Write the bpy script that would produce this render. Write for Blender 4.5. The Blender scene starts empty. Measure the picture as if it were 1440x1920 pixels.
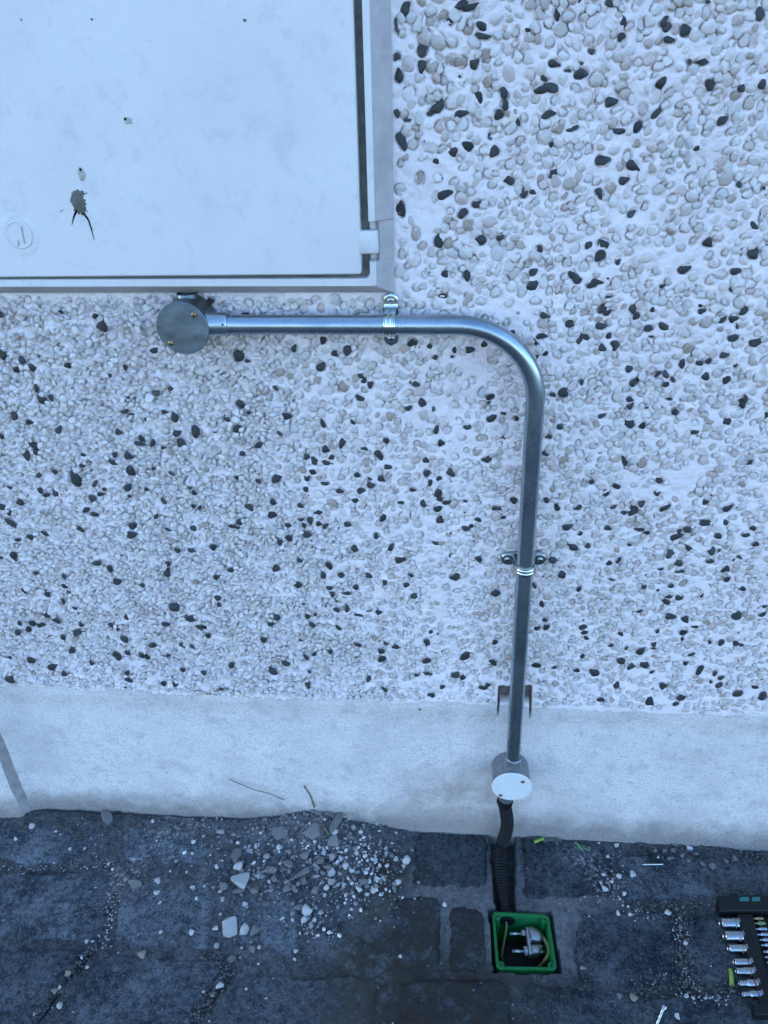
import bpy, math, random
import numpy as np
from mathutils import Matrix, Vector

sc = bpy.context.scene
col = sc.collection
R = math.radians
random.seed(7)
rng = np.random.default_rng(11)

# ------------------------------------------------------------------ camera
FPX = 26 / 36 * 1920.0
def nrm(v):
    v = np.asarray(v, float); return v / np.linalg.norm(v)
_d = nrm([55., 2308., FPX])                    # world down, in camera axes (x right, y down, z forward)
_r = np.array([18720., 387., -FPX]); _r = nrm(_r - _d * (_r @ _d))
_n = np.cross(_r, _d)
CAM = np.array([0.0, -0.95, 1.31165])
cam_d = bpy.data.cameras.new('camera'); cam = bpy.data.objects.new('camera', cam_d); col.objects.link(cam)
cam_d.sensor_fit = 'VERTICAL'; cam_d.sensor_height = 36; cam_d.sensor_width = 27; cam_d.lens = 26
cam_d.clip_start = 0.01; cam_d.clip_end = 1000
def _w(v): return np.array([_r @ v, _n @ v, -(_d @ v)])
ex, ey, ez = _w(np.array([1., 0, 0])), _w(np.array([0, -1., 0])), _w(np.array([0, 0, -1.]))
cam.matrix_world = Matrix([[ex[i], ey[i], ez[i], CAM[i]] for i in range(3)] + [[0, 0, 0, 1]])
sc.camera = cam

# ------------------------------------------------------------------ world, sun, exposure
SUN_EL, SUN_AZ = 20.0, -72.0              # the sun stands behind the house: the wall is in open shade
wd = bpy.data.worlds.new('World'); sc.world = wd; wd.use_nodes = True
wn = wd.node_tree.nodes; wl = wd.node_tree.links
sky = wn.new('ShaderNodeTexSky'); sky.sky_type = 'NISHITA'; sky.sun_disc = False
sky.sun_elevation = R(SUN_EL); sky.sun_rotation = R(SUN_AZ)
sky.air_density = 1.0; sky.dust_density = 0.6; sky.ozone_density = 3.9
wn['Background'].inputs['Strength'].default_value = 0.13
wl.new(sky.outputs[0], wn['Background'].inputs['Color'])
sun_d = bpy.data.lights.new('sun', 'SUN'); sun = bpy.data.objects.new('sun', sun_d); col.objects.link(sun)
sun_d.energy = 2.5; sun_d.angle = R(0.5); sun_d.color = (1.0, .95, .88)
sv = Vector((math.sin(R(SUN_AZ)) * math.cos(R(SUN_EL)), math.cos(R(SUN_AZ)) * math.cos(R(SUN_EL)), math.sin(R(SUN_EL))))
sun.rotation_euler = sv.to_track_quat('Z', 'Y').to_euler(); sun.location = (0, 6, 8)
sc.view_settings.view_transform = 'Standard'; sc.view_settings.look = 'None'
sc.view_settings.gamma = 1.0; sc.view_settings.use_curve_mapping = False
sc.view_settings.exposure = 2.54

# ------------------------------------------------------------------ measuring helpers (photo pixel -> place)
def ray(px, py):
    return _w(np.array([px - 720., py - 960., FPX]))
def W(px, py, y=0.0):                          # point on a plane parallel to the wall
    w = ray(px, py); return CAM + (y - CAM[1]) / w[1] * w
def G(px, py, z=0.0):                          # point on a level plane
    w = ray(px, py); return CAM + (z - CAM[2]) / w[2] * w
def to_px(P):
    v = np.asarray(P) - CAM
    c = np.stack([v @ np.array([_w(np.eye(3)[k])[i] for i in range(3)]) for k in range(3)], -1)
    return 720 + FPX * c[..., 0] / c[..., 2], 960 + FPX * c[..., 1] / c[..., 2], c[..., 2]

# ------------------------------------------------------------------ noise
_NG = {}
def vnoise(x, y, scale, seed):
    if seed not in _NG: _NG[seed] = np.random.default_rng(seed).random((256, 256)) * 2 - 1
    g = _NG[seed]
    u = np.asarray(x) / scale + 77.3; v = np.asarray(y) / scale + 51.7
    iu = np.floor(u).astype(int); iv = np.floor(v).astype(int)
    fu = u - iu; fv = v - iv
    fu = fu * fu * (3 - 2 * fu); fv = fv * fv * (3 - 2 * fv)
    a = g[iu % 256, iv % 256]; b = g[(iu + 1) % 256, iv % 256]
    c = g[iu % 256, (iv + 1) % 256]; d = g[(iu + 1) % 256, (iv + 1) % 256]
    return (a * (1 - fu) + b * fu) * (1 - fv) + (c * (1 - fu) + d * fu) * fv
def fbm(x, y, scale, seed, n=3):
    s = 0; amp = 1
    for k in range(n):
        s = s + amp * vnoise(x, y, scale, seed + k); scale *= .5; amp *= .5
    return s
def sst(a, b, x):
    t = np.clip((x - a) / (b - a), 0, 1); return t * t * (3 - 2 * t)

# ------------------------------------------------------------------ object helpers
def tag(o, label=None, cat=None, group=None, kind=None):
    if label: o['label'] = label
    if cat: o['category'] = cat
    if group: o['group'] = group
    if kind: o['kind'] = kind
    return o
def empty(name, loc=(0, 0, 0), label=None, cat=None, group=None, kind=None):
    o = bpy.data.objects.new(name, None); col.objects.link(o); o.location = loc
    o.empty_display_size = .02
    return tag(o, label, cat, group, kind)
def mesh_np(name, V, F, smooth=True, sharp=None):
    V = np.asarray(V, np.float32); me = bpy.data.meshes.new(name)
    if isinstance(F, np.ndarray):
        k = F.shape[1]; nf = F.shape[0]
        me.vertices.add(len(V)); me.vertices.foreach_set('co', V.ravel())
        me.loops.add(nf * k); me.loops.foreach_set('vertex_index', F.ravel().astype(np.int32))
        me.polygons.add(nf); me.polygons.foreach_set('loop_start', np.arange(nf, dtype=np.int32) * k)
        me.update(calc_edges=True)
    else:
        me.from_pydata([tuple(map(float, v)) for v in V], [], [tuple(f) for f in F]); me.update()
    me.polygons.foreach_set('use_smooth', np.full(len(me.polygons), smooth, dtype=bool))
    if sharp is not None: me.set_sharp_from_angle(angle=R(sharp))
    return me
def link(name, me, m=None, parent=None):
    o = bpy.data.objects.new(name, me); col.objects.link(o)
    if m is not None and len(me.materials) == 0: me.materials.append(m)
    if parent is not None: o.parent = parent
    return o
def attr(me, name, vals):
    a = me.attributes.new(name, 'FLOAT', 'POINT'); a.data.foreach_set('value', np.asarray(vals, np.float32))

class MB:
    def __init__(s): s.v = []; s.f = []
    def add(s, V, F, M=None):
        o = len(s.v)
        for p in V:
            p = Vector(tuple(map(float, p)));  s.v.append(tuple(M @ p) if M is not None else tuple(p))
        s.f += [tuple(i + o for i in f) for f in F]; return s
    def loft(s, loops, cap0=True, cap1=True, M=None, closed=False):
        n = len(loops[0]); V = [p for l in loops for p in l]; F = []
        for k in range(len(loops) - 1 if not closed else len(loops)):
            k2 = (k + 1) % len(loops)
            for i in range(n):
                j = (i + 1) % n
                F.append((k * n + i, k * n + j, k2 * n + j, k2 * n + i))
        if cap0: F.append(tuple(reversed(range(n))))
        if cap1: F.append(tuple((len(loops) - 1) * n + i for i in range(n)))
        return s.add(V, F, M)
    def lathe(s, prof, n=32, M=None, cap0=True, cap1=True):   # prof of (z, r) about local Z
        return s.loft([[(r * math.cos(2 * math.pi * i / n), r * math.sin(2 * math.pi * i / n), z) for i in range(n)] for z, r in prof], cap0, cap1, M)
    def tube(s, path, rad, n=16, M=None, caps=True):
        P = [np.asarray(p, float) for p in path]; m = len(P)
        T = [nrm(P[min(i + 1, m - 1)] - P[max(i - 1, 0)]) for i in range(m)]
        u = np.cross(T[0], [0.3, .2, 1.0]); u = nrm(u); loops = []
        for i in range(m):
            u = nrm(u - T[i] * (u @ T[i])); w = np.cross(T[i], u)
            r = rad[i] if hasattr(rad, '__len__') else rad
            loops.append([P[i] + r * (math.cos(a) * u + math.sin(a) * w) for a in [2 * math.pi * k / n for k in range(n)]])
        return s.loft(loops, caps, caps, M)
    def slab(s, poly, z0, z1, bev=.001, rad=0, M=None, seg=4):
        a = roundp(poly, rad, seg); b = roundp(inset(poly, bev), max(rad - bev, 0), seg)
        L = lambda q, z: [(x, y, z) for x, y in q]
        return s.loft([L(b, z0), L(a, z0 + bev), L(a, z1 - bev), L(b, z1)] if z1 > z0 else [L(a, z0), L(a, z1 + bev), L(b, z1)], True, True, M)
    def box(s, x0, x1, y0, y1, z0, z1, bev=.001, M=None):
        return s.slab([(x0, y0), (x1, y0), (x1, y1), (x0, y1)], z0, z1, bev, bev, M, 2)
    def build(s, name, m, parent=None, sharp=32, smooth=True):
        return link(name, mesh_np(name, s.v, s.f, smooth, sharp), m, parent)
def inset(poly, d):
    n = len(poly); P = [np.array(p, float) for p in poly]; out = []
    for i in range(n):
        a, b, c = P[i - 1], P[i], P[(i + 1) % n]
        e1 = nrm(b - a); e2 = nrm(c - b); n1 = np.array([-e1[1], e1[0]]); n2 = np.array([-e2[1], e2[0]])
        k = 1 + n1 @ n2; out.append(tuple(b + d * (n1 + n2) / max(k, .2)))
    return out
def roundp(poly, r, seg=4):
    if r <= 1e-9: return [tuple(p) for p in poly for _ in range(seg + 1)]
    n = len(poly); P = [np.array(p, float) for p in poly]; out = []
    for i in range(n):
        a, b, c = P[i - 1], P[i], P[(i + 1) % n]
        e1 = nrm(a - b); e2 = nrm(c - b)
        for k in range(seg + 1):
            t = k / seg; p0 = b + e1 * r; p1 = b + e2 * r
            ang = t * math.pi / 2
            out.append(tuple(b + e1 * r * (1 - math.sin(ang)) + e2 * r * (1 - math.cos(ang))))
    return out
def frame(o, x, y, z):                           # matrix with given origin and axes
    return Matrix([[x[i], y[i], z[i], o[i]] for i in range(3)] + [[0, 0, 0, 1]])
OUT = np.array([0, -1., 0])                      # out of the wall
WALLF = lambda o: frame(o, (1, 0, 0), (0, 0, 1), (0, -1, 0))   # local x right, y up, z out of the wall

# ------------------------------------------------------------------ materials
class NT:
    def __init__(s, name):
        s.m = bpy.data.materials.new(name); s.m.use_nodes = True
        s.n = s.m.node_tree.nodes; s.l = s.m.node_tree.links; s.b = s.n['Principled BSDF']
        s.tc = s.n.new('ShaderNodeTexCoord').outputs['Object']
    def noise(s, scale, detail=4, rough=.55, vec=None, dist=0):
        t = s.n.new('ShaderNodeTexNoise'); t.inputs['Scale'].default_value = scale; t.inputs['Detail'].default_value = detail
        t.inputs['Roughness'].default_value = rough; t.inputs['Distortion'].default_value = dist
        s.l.new(vec or s.tc, t.inputs['Vector']); return t.outputs['Fac']
    def vor(s, scale, feat='F1', vec=None):
        t = s.n.new('ShaderNodeTexVoronoi'); t.feature = feat; t.inputs['Scale'].default_value = scale
        s.l.new(vec or s.tc, t.inputs['Vector']); return t
    def mapping(s, scale=(1, 1, 1), rot=(0, 0, 0)):
        t = s.n.new('ShaderNodeMapping'); t.inputs['Scale'].default_value = scale; t.inputs['Rotation'].default_value = rot
        s.l.new(s.tc, t.inputs['Vector']); return t.outputs[0]
    def ramp(s, fac, a, b, va=0, vb=1):
        t = s.n.new('ShaderNodeMapRange'); t.interpolation_type = 'SMOOTHSTEP'
        t.inputs[1].default_value = a; t.inputs[2].default_value = b; t.inputs[3].default_value = va; t.inputs[4].default_value = vb
        s.l.new(fac, t.inputs[0]); return t.outputs[0]
    def math(s, op, a, b=None):
        t = s.n.new('ShaderNodeMath'); t.operation = op
        for i, q in enumerate((a, b)):
            if q is None: continue
            if isinstance(q, (int, float)): t.inputs[i].default_value = q
            else: s.l.new(q, t.inputs[i])
        return t.outputs[0]
    def mix(s, fac, a, b, mode='MIX'):
        t = s.n.new('ShaderNodeMix'); t.data_type = 'RGBA'; t.blend_type = mode
        for sock, q in ((t.inputs[0], fac), (t.inputs[6], a), (t.inputs[7], b)):
            if isinstance(q, (int, float)): sock.default_value = q
            elif isinstance(q, tuple): sock.default_value = (*q, 1)
            else: s.l.new(q, sock)
        return t.outputs[2]
    def attr(s, name):
        t = s.n.new('ShaderNodeAttribute'); t.attribute_name = name; return t.outputs['Fac']
    def ocol(s):
        return s.n.new('ShaderNodeObjectInfo').outputs['Color']
    def near(s, c, r, soft):                     # 1 inside a ball round a place in the scene
        v = s.n.new('ShaderNodeVectorMath'); v.operation = 'DISTANCE'; s.l.new(s.tc, v.inputs[0]); v.inputs[1].default_value = tuple(c)
        return s.ramp(v.outputs['Value'], r, r + soft, 1, 0)
    def bump(s, h, dist, strength=1.0, prev=None):
        t = s.n.new('ShaderNodeBump'); t.inputs['Distance'].default_value = dist; t.inputs['Strength'].default_value = strength
        s.l.new(h, t.inputs['Height'])
        if prev is not None: s.l.new(prev, t.inputs['Normal'])
        return t.outputs[0]
    def out(s, colr=None, rough=None, metal=0, normal=None, spec=None):
        def put(sock, q):
            if q is None: return
            if isinstance(q, (int, float)): s.b.inputs[sock].default_value = q
            elif isinstance(q, tuple): s.b.inputs[sock].default_value = (*q, 1)
            else: s.l.new(q, s.b.inputs[sock])
        put('Base Color', colr); put('Roughness', rough); put('Metallic', metal); put('Normal', normal); put('Specular IOR Level', spec)
        return s.m
def simple(name, c, rough, metal=0, var=.15, scale=60, bump=0, spec=None):
    t = NT(name); f = t.noise(scale, 5)
    c2 = tuple(max(0, k * (1 - var)) for k in c)
    n = t.bump(t.noise(scale * 4, 4), bump) if bump else None
    rr = t.ramp(t.noise(scale * .7, 4), .3, .7, rough * .85, min(1, rough * 1.15))
    return t.out(t.mix(t.ramp(f, .3, .7), c, c2), rr, metal, n, spec)

def mat_coat():                                  # white painted render between the stones
    t = NT('white_render')
    c = t.mix(t.ramp(t.noise(9, 5), .45, .75), (.75, .675, .68), (.68, .595, .605))
    c = t.mix(t.ramp(t.noise(24, 6, .7), .60, .78, 0, .55), c, (.55, .42, .40))
    c = t.mix(t.ramp(t.noise(420, 3), .66, .74, 0, .5), c, (.30, .28, .27))
    c = t.mix(t.attr('raw_shade'), c, t.mix(t.ramp(t.noise(90, 5), .35, .65), (.085, .068, .060), (.20, .165, .15)))  # exposed masonry in the notch, darkened to hold its shadow too
    n = t.bump(t.noise(900, 4, .6), .0007)
    n = t.bump(t.noise(240, 4, .6), .0012, .8, n)
    return t.out(c, .92, 0, n, .25)
def mat_plinth():
    t = NT('white_plinth_paint')
    c = t.mix(t.ramp(t.noise(7, 5), .4, .7), (.74, .685, .675), (.61, .57, .565))
    st = t.mapping((1, 1, 3.2))
    c = t.mix(t.ramp(t.noise(230, 5, .75), .47, .64, 0, .55), c, (.36, .345, .345))
    c = t.mix(t.ramp(t.noise(420, 3, .7), .60, .70, 0, .6), c, (.22, .21, .215))
    c = t.mix(t.ramp(t.noise(26, 7, .78), .50, .66, 0, .45), c, (.38, .37, .37))
    c = t.mix(t.ramp(t.noise(60, 6, .75, st), .60, .70, 0, .8), c, (.16, .15, .15))
    sep = t.n.new('ShaderNodeSeparateXYZ'); t.l.new(t.tc, sep.inputs[0])
    lo = t.math('ADD', sep.outputs[2], t.math('MULTIPLY', t.noise(22, 6, .7), .10))
    c = t.mix(t.ramp(lo, .060, .145, .95, 0), c, t.mix(t.ramp(t.noise(300, 5, .7), .35, .65), (.19, .175, .17), (.30, .28, .275)))
    c = t.mix(t.math('MULTIPLY', t.near((.03, 0, .06), .05, .13), t.ramp(t.noise(20, 6, .7), .35, .65, .1, .8)), c, (.34, .29, .27))
    for p, r in ((W(256, 1346, -.009), .0032), (W(605, 1331, -.010), .0016), (W(787, 1330, -.010), .0014), (W(312, 1452, -.008), .003)):
        c = t.mix(t.math('MULTIPLY', t.near(p, r, .0022), t.ramp(t.noise(200, 4), .3, .5, .3, 1)), c, (.045, .042, .040))
    c = t.mix(t.attr('raw_shade'), c, t.mix(t.ramp(t.noise(90, 5), .35, .65), (.10, .085, .08), (.24, .215, .20)))  # same notch in the plinth: masonry tone with shadow painted in
    n = t.bump(t.noise(500, 3, .6), .0012)
    n = t.bump(t.noise(170, 5, .65), .0025, .9, n)
    return t.out(c, .9, 0, n, .25)
def mat_pebble(name, dark, bulk):
    t = NT(name)
    base = t.attr('tint') if bulk else None
    if bulk:
        rp = t.n.new('ShaderNodeValToRGB'); t.l.new(base, rp.inputs[0]); e = rp.color_ramp
        cols = DARKS if dark else PALES
        e.elements[0].position = 0; e.elements[0].color = (*cols[0], 1); e.elements[1].position = 1; e.elements[1].color = (*cols[-1], 1)
        for i in range(1, len(cols) - 1):
            q = e.elements.new(i / (len(cols) - 1)); q.color = (*cols[i], 1)
        base = rp.outputs[0]
    else:
        base = t.ocol()
    co = t.n.new('ShaderNodeNewGeometry').outputs['Position']
    f = t.noise(180, 5, .6, co)
    if dark:
        c = t.mix(t.ramp(f, .5, .8, 0, .5), base, (.09, .09, .085), 'MIX')
        return t.out(c, .62, 0, t.bump(t.noise(500, 3, .6, co), .0006), .4)
    c = t.mix(t.ramp(f, .45, .75, 0, .35), base, (.45, .42, .40))
    c = t.mix(t.ramp(t.noise(260, 4, .7, co), .58, .72, 0, .6), c, (.62, .60, .58))
    return t.out(c, .75, 0, t.bump(t.noise(520, 4, .6, co), .0008), .3)
PALES = [(.30, .23, .185), (.47, .42, .385), (.57, .52, .50), (.50, .475, .47), (.62, .575, .555), (.44, .375, .35), (.66, .62, .605), (.47, .36, .335)]
DARKS = [(.022, .024, .028), (.030, .036, .042), (.036, .036, .037), (.022, .024, .028), (.042, .049, .055)]
def mat_steel(name, c1, c2, rough, axis):
    t = NT(name)
    mp = t.mapping(axis)
    streak = t.noise(60, 6, .7, mp)
    c = t.mix(t.ramp(streak, .35, .7), c1, c2)
    c = t.mix(t.ramp(t.noise(160, 5, .7), .60, .72, 0, .5), c, (.15, .17, .19))
    rr = t.math('ADD', t.ramp(t.noise(40, 5, .6, mp), .3, .75, rough * .75, rough * 1.35), t.ramp(t.noise(120, 3), .5, .8, 0, .06))
    n = t.bump(t.noise(70, 3, .5, mp), .00012)
    return t.out(c, rr, .92 if 'pipe' in name else 1.0, n)
def mat_cabinet():
    t = NT('cabinet_plastic')
    c = t.mix(t.ramp(t.noise(5, 5), .4, .75), (.64, .62, .62), (.57, .55, .55))
    c = t.mix(t.ramp(t.noise(30, 8, .8), .50, .66, 0, .42), c, (.45, .46, .47))
    st = t.mapping((.35, 1, 1.6), (0, .5, 0))
    c = t.mix(t.ramp(t.noise(170, 6, .8, st), .63, .70, 0, .5), c, (.36, .36, .37))
    n = t.bump(t.noise(500, 4, .6), .00025)
    return t.out(c, t.ramp(t.noise(30, 5), .3, .7, .42, .6), 0, n, .35)
def mat_frame():
    t = NT('cabinet_frame_plastic')
    c = t.mix(t.ramp(t.noise(14, 6, .7), .4, .7), (.42, .38, .385), (.33, .30, .305))
    c = t.mix(t.ramp(t.noise(90, 6, .75), .54, .70, 0, .4), c, (.50, .47, .48))
    return t.out(c, .62, 0, t.bump(t.noise(400, 4), .0003), .3)
def ground_common(t, dry, wet, dusty, dustcol):
    c = t.mix(t.ramp(t.noise(70, 7, .75), .35, .68), dry, wet)
    d = t.ramp(t.noise(11, 7, .72), *dusty)
    hp = G(600, 1590); d2 = t.math('MULTIPLY', t.near(hp, .10, .55), t.ramp(t.noise(26, 7, .75), .30, .60, 0, .85))
    c = t.mix(t.math('MAXIMUM', d, d2), c, dustcol)
    c = t.mix(t.ramp(t.noise(48, 8, .8), .48, .66, 0, .55), c, dustcol)
    c = t.mix(t.ramp(t.noise(170, 5, .8), .53, .64, 0, .65), c, tuple(k * .35 for k in wet))
    c = t.mix(t.ramp(t.noise(330, 5, .8), .545, .64, 0, .75), c, tuple(min(1, k * 1.7) for k in dustcol))
    c = t.mix(t.ramp(t.noise(110, 6, .78, None, .4), .47, .60, 0, .6), c, tuple(k * .45 for k in wet))
    for p, r, s in ((G(790, 1870), .08, .2), (G(730, 1640), .02, .07)):   # damp brown earth
        c = t.mix(t.math('MULTIPLY', t.near(p, r, s), t.ramp(t.noise(30, 6, .7), .34, .54, 0, .92)), c, (.056, .047, .038))
    for p, r, s in ((G(1095, 1605), .010, .055), (G(1135, 1655), .006, .045), (G(240, 1640), .01, .05), (G(330, 1545), .01, .06)):   # white dust spilled
        c = t.mix(t.math('MULTIPLY', t.near(p, r, s), t.ramp(t.noise(120, 6, .75), .50, .62, 0, .85)), c, (.5, .5, .5))
    return c
def mat_bed():
    t = NT('joint_earth')
    c = ground_common(t, (.100, .106, .112), (.048, .049, .050), (.45, .70, 0, .7), (.175, .188, .200))
    mo = t.math('MULTIPLY', t.math('MAXIMUM', t.math('MAXIMUM', t.near(G(1060, 1750), .03, .06), t.near(G(905, 1740), .02, .05)), t.math('MAXIMUM', t.near(G(840, 1690), .05, .09), t.near(G(1060, 1640), .04, .09))), t.ramp(t.noise(60, 5), .3, .6, .3, .9))
    c = t.mix(t.math('MULTIPLY', mo, t.ramp(t.noise(140, 6, .75), .36, .56, .25, .95)), c, (.235, .232, .235))
    n = t.bump(t.noise(280, 6, .8), .006); n = t.bump(t.noise(900, 4, .7), .001, .8, n)
    return t.out(c, .95, 0, n, .2)
def mat_sett():
    t = NT('sett_stone')
    c = ground_common(t, (.027, .037, .047), (.012, .017, .023), (.39, .66, 0, .85), (.150, .168, .184))
    c = t.mix(1.0, c, t.ocol(), 'MULTIPLY')
    n = t.bump(t.noise(330, 6, .8), .005); n = t.bump(t.noise(70, 6, .7), .006, .9, n)
    return t.out(c, t.ramp(t.noise(50, 5), .3, .7, .7, 1.0), 0, n, .18)
def mat_far_ground():
    t = NT('far_paving')
    b = t.n.new('ShaderNodeTexBrick'); b.inputs['Scale'].default_value = 1; b.inputs['Brick Width'].default_value = .17; b.inputs['Row Height'].default_value = .13
    b.inputs['Mortar Size'].default_value = .008; b.inputs['Color1'].default_value = (.045, .05, .055, 1); b.inputs['Color2'].default_value = (.06, .063, .066, 1); b.inputs['Mortar'].default_value = (.11, .10, .095, 1)
    t.l.new(t.tc, b.inputs['Vector'])
    c = t.mix(t.ramp(t.noise(5, 6, .7), .4, .7, 0, .6), b.outputs['Color'], (.09, .088, .087))
    return t.out(c, .9, 0, t.bump(t.noise(200, 6, .7), .003), .3)
def mat_outer():
    t = NT('pebbledash_far')
    v = t.vor(62); w = t.ramp(v.outputs['Distance'], .0, .6, 1, 0)
    k = t.n.new('ShaderNodeSeparateXYZ'); t.l.new(v.outputs['Color'], k.inputs[0])
    c = t.mix(t.ramp(v.outputs['Distance'], .35, .5, 1, 0), (.74, .67, .67), (.53, .49, .475))
    c = t.mix(t.math('MULTIPLY', t.ramp(k.outputs[0], .88, .9), t.ramp(v.outputs['Distance'], .38, .42, 1, 0)), c, (.04, .045, .05))
    return t.out(c, .85, 0, t.bump(w, .004), .3)

M = dict(
    coat=mat_coat(), return_shade=simple('shaded_return_grey', (.30, .28, .29), .95, 0, .3, 60, .0015), plinth=mat_plinth(), pale=mat_pebble('pale_pebble', False, False), pale_b=mat_pebble('pale_pebble_mass', False, True),  # the step return's grey is darkened in colour to stand for shade
    dark=mat_pebble('dark_pebble', True, False), dark_b=mat_pebble('dark_pebble_mass', True, True),
    pipe=mat_steel('galvanised_pipe', (.40, .46, .50), (.22, .28, .33), .27, (.12, 1, .12)),
    pipe2=mat_steel('galvanised_casting', (.18, .21, .235), (.11, .135, .15), .42, (1, 1, .35)),
    lid=mat_steel('galvanised_lid', (.23, .275, .31), (.14, .175, .20), .5, (.5, 1, 1)),
    zinc=mat_steel('bright_zinc', (.55, .585, .53), (.44, .50, .52), .16, (1, 1, 1)),
    chrome=mat_steel('chrome', (.44, .45, .46), (.34, .35, .37), .24, (1, 1, 1)),
    brass=simple('brass', (.42, .30, .14), .35, 1.0, .3, 300),
    cab=mat_cabinet(), frm=mat_frame(),
    gap=simple('cavity_grey', (.28, .27, .27), .8, 0, .3, 90),
    splat=simple('dark_paint_splash', (.12, .11, .10), .7, 0, .25, 200),
    splat2=simple('grey_paint_dab', (.46, .44, .41), .8, 0, .3, 200),
    lidw=simple('white_lid_plastic', (.66, .68, .69), .4, 0, .04, 40),
    clampm=simple('bright_cast_zinc', (.50, .52, .54), .36, .9, .25, 80, .0003),
    cast=simple('grey_cast_alloy', (.30, .32, .34), .42, .75, .25, 80, .0002),
    rubber=simple('black_flexible_plastic', (.007, .008, .010), .6, 0, .3, 60, 0, .2),
    blackp=simple('black_holder_plastic', (.007, .008, .009), .5, 0, .3, 60, 0, .3),
    green=simple('green_box_plastic', (.004, .125, .032), .45, 0, .18, 40, .0002, .3),
    hole=simple('dark_hole', (.01, .01, .01), .9),
    cable=simple('green_yellow_cable', (.17, .20, .055), .5, 0, .35, 90),
    cableg=simple('green_cable', (.10, .25, .07), .5, 0, .35, 90),
    sleeve=simple('lime_sleeving', (.22, .34, .05), .5, 0, .25, 90),
    teal=simple('teal_mark', (.012, .15, .13), .5),
    bed=mat_bed(), sett=mat_sett(), far=mat_far_ground(), outer=mat_outer(),
    wstone=simple('white_chip', (.74, .735, .72), .85, 0, .4, 140, .0018),
    gstone=simple('grey_fragment', (.23, .226, .224), .95, 0, .4, 110, .0015),
    shard=simple('mortar_shard', (.29, .28, .275), .95, 0, .35, 110, .0018), wfrag=simple('white_fragment', (.74, .73, .71), .9, 0, .25, 170, .003), pstone=simple('dusty_chip', (.47, .465, .46), .9, 0, .4, 140, .0018),
    grit=simple('earth_grit', (.105, .10, .098), .95, 0, .5, 110, .0012),
    tstone=simple('tan_pebble', (.30, .25, .20), .8, 0, .3, 140, .001),
    rstone=simple('red_brick_chip', (.17, .055, .045), .9, 0, .3, 140, .001),
    twig=simple('dry_stalk', (.19, .18, .12), .8, 0, .4, 150),
    weed=simple('green_weed', (.05, .085, .03), .7, 0, .4, 150),
)

# ------------------------------------------------------------------ conduit line (needed by the wall's notch)
YC = -0.033
PIPE_A = W(430, 609, YC); PIPE_T = W(1003, 765, YC); PIPE_B = W(961, 1434, YC)
def pipe_x(z): return PIPE_T[0] + (PIPE_B[0] - PIPE_T[0]) * (z - PIPE_T[2]) / (PIPE_B[2] - PIPE_T[2])

# ------------------------------------------------------------------ the wall
wall = empty('pebbledash_wall', (0, 0, 0), 'white pebbledash house wall flecked with dark stones above a smooth white plinth', 'wall')
ZT = .357                                        # top of the plinth
def zt(x): return ZT + .004 * fbm(x, x * 0 + 3., .05, 5) + .0025 * fbm(x, x * 0 + 9., .012, 6)
def profile(z):                                  # how far the wall stands out
    a = .011 * (1 - sst(0, .085, z - ZT))
    return np.where(z >= ZT, a, .011 - .006 * sst(0, .06, ZT - z))
def notch(x, z, raw_shade):
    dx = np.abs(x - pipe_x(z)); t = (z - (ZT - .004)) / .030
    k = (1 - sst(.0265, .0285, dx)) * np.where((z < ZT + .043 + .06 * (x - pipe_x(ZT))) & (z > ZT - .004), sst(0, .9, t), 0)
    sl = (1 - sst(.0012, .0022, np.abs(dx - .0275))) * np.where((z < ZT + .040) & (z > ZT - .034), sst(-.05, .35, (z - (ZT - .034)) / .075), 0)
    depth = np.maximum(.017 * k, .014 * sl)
    return depth, np.maximum(raw_shade, np.clip(np.maximum(k * 1.3 * (z > ZT + .004), sl * 1.4), 0, 1))
XL, XR, ZTOP = -1.22, 1.02, 1.45
FL, FR = -.85, .62
xs = np.concatenate([np.arange(XL, FL - .002, .004), np.arange(FL, FR, .0017), np.arange(FR + .002, XR + 1e-6, .004)])
xc = pipe_x(ZT); xs = np.unique(np.concatenate([xs[(xs < xc - .036) | (xs > xc + .036)], np.arange(xc - .036, xc + .0361, .0009)]).round(6))
zz = np.concatenate([np.arange(0, .03, .001), np.arange(.03, ZTOP - ZT + 1e-6, .0017)])
X, ZP = np.meshgrid(xs, zz)                       # rows go up
Z = zt(X) * (1 - ZP / (ZTOP - ZT)) + ZTOP * (ZP / (ZTOP - ZT))
fade = sst(XL, XL + .04, X) * sst(XR, XR - .04, X) * sst(ZTOP, ZTOP - .04, Z)
def rough_at(x, z):                               # the heavily dabbed part of the coat lies to the lower left
    return sst(.10, -.10, (x + .23 - .10 * (z < .72) * sst(.72, .55, z)) + .09 * fbm(x, z, .11, 21)) * sst(1.12, 1.05, z)
ro = rough_at(X, Z)
Hh = profile(Z) + fade * (.0011 * fbm(X, Z, .05, 31) + .0011 * fbm(X, Z, .013, 35) + .0005 * fbm(X, Z, .0055, 38, 2)
     + ro * (.0050 * np.abs(fbm(X, Z, .011, 41)) - .0020 + .0030 * fbm(X, Z, .026, 44)))
ridge = np.exp(-((Z - (.79 + .018 * fbm(X, X * 0, .07, 61) - .02 * sst(.3, .6, X))) / .005) ** 2) * sst(.24, .34, X)
Hh += ridge * .003 * (0.6 + .6 * vnoise(X, Z, .02, 62))
raw_shade = np.zeros_like(X)

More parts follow.
